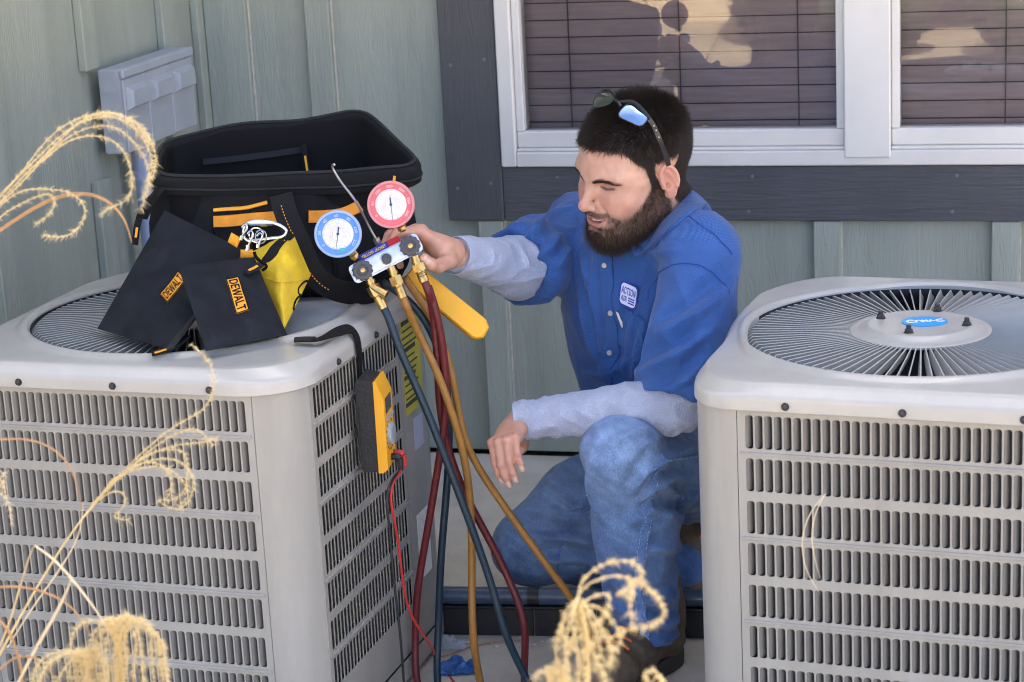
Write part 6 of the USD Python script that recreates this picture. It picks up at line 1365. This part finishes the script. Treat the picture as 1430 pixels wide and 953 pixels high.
wi = obj('wire_scrap', tube(spline([atz(x, y, 0.003) for x, y in ((600, 915), (618, 917), (645, 908), (690, 897), (730, 893))], 30), 0.0013, 6), 'copper_wire'); tag(wi, 'thin reddish wire lying on the slab beside the clear wrap', 'wire')
pebs = []
g = np.random.default_rng(11)
for k in range(60):
    p = atz(g.uniform(600, 960), g.uniform(893, 903), 0.002); b = trimesh.creation.icosphere(1, g.uniform(0.0015, 0.005)); b.apply_scale((1, g.uniform(0.6, 1), 0.6)); b.apply_translation(p); pebs.append(b)
tag(obj('grit', cat(pebs), 'concrete', None, smooth=False), 'loose grit along the foot of the black edging', 'grit', kind='stuff')
# ---------------------------------------------------------------- dry ornamental grass in front
M('straw', (0.66, 0.52, 0.26), 0.6, base2=(0.55, 0.40, 0.18), vscale=30)
M('straw_pale', (0.66, 0.54, 0.34), 0.6, var=0.15, vscale=40)
M('straw_brown', (0.36, 0.20, 0.085), 0.6, var=0.15, vscale=40)
def fluff(name, base, trans):
    _mats[name] = usdkit.material(stage, f'/World/Looks/{name}', {'d': ('diffuse_bsdf', {'color': base}), 't': ('translucent_bsdf', {'color': trans}), 'm': ('mix_closure', {'fac': 0.45})}, [('d.BSDF', 'm.closure1'), ('t.BSDF', 'm.closure2')], surface='m.closure')
fluff('grass_fluff', (0.74, 0.65, 0.41), (0.72, 0.60, 0.34)); fluff('grass_fluff_pale', (0.78, 0.72, 0.56), (0.76, 0.68, 0.5))
GRP = 'dry ornamental grass in the foreground'
def plume(label, stem, racemes, Y, dens=1.0, hair=0.010, fl='grass_fluff', wid=0.00040, seed=0, spread=0.03):
    """a grass stalk with its curling racemes; every path is (px, py) at depth Y (+ an optional offset in depth)"""
    g = np.random.default_rng(seed); t = thing('grass_plume', label, 'grass plume', group=None)
    P = lambda q, o=0.0: at(q[0], q[1], Y+o+(q[2] if len(q) > 2 else 0))
    if stem: obj('stem', tube(spline([P(q) for q in stem], 40), np.linspace(0.0017, 0.0011, 40), 7), 'straw', t, smooth=True)
    for r_ in racemes:
        o = g.uniform(-spread, spread); n = 24+6*len(r_)
        C = spline([P(q, o*min(1, k/1.5)) for k, q in enumerate(r_)], n); L_ = np.linalg.norm(np.diff(C, axis=0), axis=1).sum()
        rc = obj('raceme', tube(C, np.linspace(0.0008, 0.00045, n), 5), 'straw', t, smooth=True)
        nn_ = max(6, int(L_/0.0060)); hp = max(5, int(11*dens)); m = nn_*hp; s = np.clip(np.repeat(np.linspace(0.06, 1, nn_)+g.normal(0, 0.25/nn_, nn_), hp)+g.normal(0, 0.10/nn_, m), 0.02, 1); idx = s*(n-1); i0 = np.minimum(idx.astype(int), n-2); B = C[i0]+(C[i0+1]-C[i0])*(idx-i0)[:, None]; tg_ = C[i0+1]-C[i0]; tg_ /= np.linalg.norm(tg_, axis=1, keepdims=True)
        side = g.normal(0, 1, (m, 3)); side -= tg_*(side*tg_).sum(1, keepdims=True); side /= np.linalg.norm(side, axis=1, keepdims=True)
        d = tg_*g.uniform(0.2, 0.95, (m, 1))+side*g.uniform(0.35, 0.95, (m, 1)); d /= np.linalg.norm(d, axis=1, keepdims=True); ln = hair*0.82*np.repeat(g.uniform(0.5, 1.35, (nn_, 1)), hp, 0)*g.uniform(0.5, 1.1, (m, 1))*np.clip(0.35+1.2*s, 0, 1.15)[:, None]
        S_ = np.stack([B, B+d*ln*0.5, B+d*ln+np.array([0, 0, -0.0008])], 1)
        curves('spikelets', S_, wid, fl, rc, 0.35)
    return t
plume('arching straw-coloured grass plume at the upper left, its tip curling down beside the tool bag', None,
      [[(-60, 345), (-25, 300), (10, 262), (45, 228), (85, 190), (125, 167), (165, 166), (197, 190), (212, 228), (206, 262), (198, 290)],
       [(-60, 350), (-20, 305), (25, 255), (70, 212), (115, 182), (158, 178), (190, 203), (208, 240), (200, 274)],
       [(-60, 348), (0, 285), (40, 245), (80, 200), (130, 161), (172, 162), (202, 184), (217, 218), (214, 246)],
       [(-50, 335), (-5, 282), (35, 235), (72, 190), (118, 163), (160, 160), (190, 172), (208, 200)],
       [(60, 225), (95, 198), (130, 190), (160, 199), (178, 222), (184, 250), (180, 276), (160, 288), (143, 297)],
       [(-50, 340), (0, 288), (35, 266), (72, 265), (100, 271), (118, 290), (113, 313), (92, 330), (64, 329)],
       [(-40, 345), (5, 300), (42, 279), (70, 272), (76, 285), (66, 302), (52, 312)]], 2.35, 1.0, 0.0095, seed=1)
plume('golden grass plume leaning right across the left unit\'s front louvers', [(-40, 985), (10, 895), (55, 815), (100, 745), (130, 705)],
      [[(118, 722), (160, 672), (210, 622), (250, 592), (285, 570), (298, 540), (293, 508), (268, 482)],
       [(125, 712), (165, 668), (205, 645), (242, 642), (266, 660), (266, 695), (246, 711), (222, 700)],
       [(130, 705), (175, 660), (215, 632), (255, 632), (262, 660), (254, 690), (236, 700)],
       [(130, 706), (180, 655), (235, 625), (280, 618), (302, 614)],
       [(130, 706), (185, 650), (235, 612), (272, 600), (298, 622)],
       [(122, 716), (155, 688), (172, 690), (172, 708), (160, 722), (178, 726)],
       [(120, 720), (150, 680), (190, 650), (225, 650), (240, 675), (230, 700)],
       [(128, 705), (150, 680), (160, 668), (215, 652), (246, 662), (262, 690), (250, 706)]], 2.25, 0.9, 0.0080, seed=2)
def mop(cx, cy, w, h, n, seed, lean=0.0):
    g = np.random.default_rng(seed); out = []
    for k in range(n):
        a = g.uniform(-1, 1); top = (cx+g.uniform(-0.12, 0.12)*w, cy+g.uniform(0, 12)); e = (cx+a*w*0.55+lean*h, cy+h*g.uniform(0.65, 1.05)); mid = (cx+a*w*0.42+lean*h*0.3, cy+h*g.uniform(0.10, 0.25))
        out.append([(cx+g.uniform(-6, 6), cy+h*0.9), (cx+g.uniform(-5, 5)+a*3, cy+h*0.35), top, mid, ((mid[0]*0.4+e[0]*0.6), (mid[1]+e[1])/2), e])
    return out
plume('bushy pale grass plume at the bottom left corner, drooping like a mop', [(150, 1040), (160, 960), (166, 890)], mop(166, 858, 150, 130, 13, 5)+mop(120, 905, 130, 110, 11, 6, -0.25), 1.90, 1.1, 0.0100, seed=3, spread=0.02)
plume('blurred cream grass plume with open loops before the man\'s left leg', [(815, 1040), (821, 960), (818, 880), (808, 840)],
      [[(808, 850), (812, 815), (835, 793), (862, 784), (886, 787), (895, 802), (886, 822), (878, 832)],
       [(800, 850), (815, 822), (848, 806), (880, 808), (905, 822), (922, 840), (928, 858), (915, 872), (895, 877), (870, 882), (850, 895)],
       [(880, 808), (882, 830), (880, 850), (882, 870)],
       [(862, 830), (872, 825), (885, 815)],
       [(805, 860), (825, 835), (850, 832), (845, 855), (835, 875), (830, 900)],
       [(802, 840), (795, 870), (790, 905), (795, 945), (798, 985)], [(806, 838), (800, 870), (806, 910), (808, 955), (806, 1000)], [(812, 836), (818, 870), (826, 905), (838, 930), (845, 950)],
       [(812, 840), (832, 865), (848, 895), (856, 915), (848, 930)], [(806, 836), (790, 855), (785, 885), (800, 905)], [(803, 850), (786, 872), (777, 900), (778, 925)],
       [(818, 845), (838, 850), (856, 870), (868, 890), (862, 905)], [(812, 850), (812, 880), (815, 915), (818, 960)], [(800, 840), (806, 870), (797, 900), (786, 945), (788, 990)], [(815, 838), (826, 870), (838, 905), (830, 935)]],
      1.55, 2.6, 0.0078, seed=4, spread=0.02, wid=0.0003)
plume('low pale grass tuft at the bottom edge beside the cream plume', [(770, 1040), (768, 990), (765, 950)], mop(768, 930, 46, 60, 6, 9)+[[(765, 960), (772, 936), (786, 934), (792, 950)]], 1.55, 1.6, 0.0060, seed=6, spread=0.01)
plume('small grass tip poking up at the bottom edge by the work boot', [(915, 1040), (912, 990)], [[(912, 990), (908, 955), (900, 941), (912, 936), (925, 950)], [(913, 990), (910, 960), (918, 944), (926, 952)], [(913, 990), (906, 962), (902, 948), (905, 940)]], 1.55, 2.0, 0.0060, seed=7, spread=0.005)
plume('thin tip of dry grass at the far left edge before the louvers', None, [[(-30, 720), (-5, 690), (4, 672), (8, 690), (14, 712), (16, 730)], [(-30, 722), (-8, 700), (2, 690), (10, 700)], [(-30, 715), (-6, 682), (6, 660), (2, 690)]], 2.2, 0.8, 0.0070, 'grass_fluff_pale', seed=8)
def blade(label, pts, Y, w, mat, name='reed_grass'):
    P = spline([at(q[0], q[1], Y+(q[2] if len(q) > 2 else 0)) for q in pts], 40); wv = w*np.sin(np.linspace(0.5, math.pi-0.05, 40))**0.6
    tg_ = np.gradient(P, axis=0); s = np.cross(tg_, CC-P); s /= np.linalg.norm(s, axis=1, keepdims=True); nn = np.cross(s, tg_); nn /= np.linalg.norm(nn, axis=1, keepdims=True)
    m = fix(loft([P+s*(wv/2)[:, None], P+nn*(wv*0.22)[:, None], P-s*(wv/2)[:, None], P-nn*(wv*0.10)[:, None], P+s*(wv/2)[:, None]], closed=False)); o_ = obj(name, m, mat, None, smooth=60); tag(o_, label, 'grass stalk', group=GRP)
blade('brown grass stalk arching below the upper left plume toward the bag', [(-40, 350), (0, 322), (55, 287), (105, 271), (145, 279), (172, 305), (184, 340)], 2.38, 0.0042, 'straw_brown')
blade('reddish grass stalk arching over the louvers left of the golden plume', [(-60, 622), (0, 614), (50, 617), (88, 640), (108, 680), (114, 718)], 2.2, 0.0022, 'straw_brown')
blade('brown grass stalk arching low over the louvers above the pale mop', [(-60, 830), (0, 820), (50, 824), (95, 845), (118, 872), (130, 892)], 2.1, 0.0026, 'straw_brown')
blade('whitish grass blade slanting up to the right, bottom left', [(20, 965), (45, 915), (75, 862), (93, 826), (101, 805)], 2.0, 0.0034, 'straw_pale')
blade('pale grass blade slanting down to the right above the mop plume', [(48, 762), (75, 782), (105, 815), (132, 850), (150, 878)], 2.05, 0.0026, 'straw_pale')
blade('straight tan stalk crossing behind the golden plume\'s stem', [(-30, 960), (5, 890), (25, 830), (42, 775), (48, 762)], 2.12, 0.0020, 'straw')
blade('thin pale stalk rising beside the golden plume\'s stem', [(10, 905), (45, 850), (80, 800), (110, 745), (116, 700)], 2.2, 0.0016, 'straw_pale')
blade('curved brown stalk at the left edge below the golden plume', [(-40, 850), (0, 868), (20, 900), (30, 945), (30, 990)], 2.0, 0.0028, 'straw_brown')
blade('curving stalk at the bottom left corner', [(-30, 960), (0, 935), (25, 918), (60, 925), (80, 960)], 1.98, 0.0020, 'straw_brown')
blade('thin wisp of grass curling before the right unit\'s louvers', [(1153, 690), (1135, 712), (1122, 745), (1123, 785), (1136, 815), (1146, 830)], 2.4, 0.0012, 'straw_pale')
blade('second thin wisp crossing the first before the right unit\'s louvers', [(1153, 690), (1140, 715), (1134, 750), (1139, 785), (1147, 812)], 2.4, 0.0012, 'straw_pale')

# ---------------------------------------------------------------- added bushes and wall, and a car, behind the camera for the panes to mirror
M('stucco_cream', (0.62, 0.50, 0.32), 0.9, var=0.12, vscale=2.0)
M('car_white', (0.72, 0.72, 0.72), 0.25)
M('leaf_dark', (0.022, 0.035, 0.016), 0.6, var=0.4, vscale=6)
def window_ray(px, py, dist):
    """where the photograph's ray, mirrored by the window pane, has gone after dist metres"""
    p = plane_hit(px, py, WN, WD+0.012); d = unit(p-CC); r_ = d-2*(d@WN)*WN; return p+r_*dist
def leaf_crown(c, r, n, seed, size=0.05):
    g = np.random.default_rng(seed); d = g.normal(0, 1, (n, 3)); d /= np.linalg.norm(d, axis=1, keepdims=True); lump = 0.62+0.5*meshkit.fbm(d*2.2+seed, 3, seed)
    P = np.asarray(c)+d*np.asarray(r)*(lump*g.uniform(0.72, 1.0, n))[:, None]; a = g.normal(0, 1, (n, 3)); a /= np.linalg.norm(a, axis=1, keepdims=True); b = np.cross(a, d+0.4*g.normal(0, 1, (n, 3))); b /= np.linalg.norm(b, axis=1, keepdims=True)
    s = size*g.uniform(0.6, 1.3, (n, 1)); V = np.stack([P-a*s, P+b*s*0.4, P+a*s, P-b*s*0.4], 1).reshape(-1, 3); return T(V, np.arange(4*n).reshape(n, 4))
def shrub(px0, px1, dist, h, seed, label):
    a, b = window_ray(px0, 60, dist), window_ray(px1, 60, dist); c = (a+b)/2; w = np.linalg.norm((b-a)[:2])/2
    t = thing('added_shrub', label, 'shrub', (c[0], c[1], -0.02))  # added bush: keeps the sunlit ground out of the panes
    obj('crown', leaf_crown((0, 0, h*0.52), (w*1.15, w*1.15, h*0.56), 2600, seed, 0.06), 'leaf_dark', t, smooth=False); obj('stem', tube([(0, 0, 0), (0.01, 0, h*0.3), (0, 0.02, h*0.7)], [0.03, 0.025, 0.012], 7), 'straw_brown', t)
    obj('inner_mass', sag(trimesh.creation.icosphere(3).apply_scale((w*0.9, w*0.9, h*0.42)).apply_translation((0, 0, h*0.48)), 0.25, seed, (3, 3, 3)), 'leaf_dark', t)
shrub(700, 845, 8.2, 1.9, 1, 'added dark bush mirrored in the left window pane, left of the cream wall')
shrub(1012, 1105, 8.0, 1.5, 2, 'added dark bush mirrored in the left window pane, right of the cream wall')
shrub(1185, 1300, 7.4, 0.62, 3, 'added dark low bush mirrored at the left of the right window pane')
shrub(1105, 1190, 7.4, 0.7, 4, 'added dark low bush mirrored in the left window pane beside the mullion')
shrub(1360, 1520, 7.2, 0.6, 5, 'added dark low bush mirrored at the right of the right window pane')
a, b = window_ray(820, 60, 9.6), window_ray(1060, 60, 9.6); gu = unit((b-a)*[1, 1, 0]); gn = np.array([-gu[1], gu[0], 0]); gl = np.linalg.norm((b-a)[:2])
gw = thing('added_garden_wall', 'added sunlit cream wall mirrored in the left window pane', 'wall', (a[0], a[1], 0), math.atan2(gu[1], gu[0]))  # added wall: gives the left pane its bright mirrored patch
obj('wall_face', cbox(0, gl, 0.0, 0.22, -0.05, 2.1, 0.01), 'stucco_cream', gw); obj('cap', cbox(-0.04, gl+0.04, -0.04, 0.26, 2.101, 2.18, 0.01), 'stucco_cream', gw)
a, b = window_ray(1085, 40, 9.2), window_ray(1560, 40, 9.2); cu_ = unit((b-a)*[1, 1, 0])
car = thing('parked_car', 'white car mirrored in the window panes to the right of the cream wall', 'car', (a[0], a[1], -0.02), math.atan2(cu_[1], cu_[0]))
prof_ = spline([(0.0, 0.35), (0.02, 0.62), (0.35, 0.80), (0.95, 0.92), (1.35, 1.32), (1.9, 1.45), (2.8, 1.42), (3.5, 1.05), (3.95, 0.98), (4.1, 0.6), (4.05, 0.33)], 60)
cb_ = Polygon(np.vstack([prof_, [(3.7, 0.28), (0.3, 0.28)]])); cm_ = bevel_ex(cb_, 1.7, 0.06); obj('body', frame_to(cm_, (1, 0, 0), (0, 0, 1), (0, -1, 0), (0, 0.85, 0)), 'car_white', car, smooth=40)
for sy in (-1, 1):
    wp_ = Polygon([(1.15, 0.95), (1.48, 1.27), (2.05, 1.36), (2.05, 0.95)]); w2_ = Polygon([(2.12, 0.95), (2.12, 1.36), (2.75, 1.34), (3.2, 1.02), (3.2, 0.95)])
    for q in (wp_, w2_): obj('side_window', frame_to(extrude(q, 0.01), (1, 0, 0), (0, 0, 1), (0, -1, 0), (0, sy*0.853+0.005, 0)), 'lcd', car, smooth=False)
    for x in (0.75, 3.3):
        wh = obj('wheel', frame_to(lathe([(0.19, -0.1), (0.30, -0.1), (0.32, -0.06), (0.32, 0.06), (0.30, 0.1), (0.19, 0.1)], 32), (1, 0, 0), (0, 0, 1), (0, -1, 0), (x, sy*0.80, 0.32)), 'black_plastic', car); obj('hub', frame_to(lathe([(0.0001, 0.095), (0.19, 0.095), (0.19, -0.095), (0.0001, -0.095)], 24), (1, 0, 0), (0, 0, 1), (0, -1, 0), (x, sy*0.80, 0.32)), 'steel', wh)
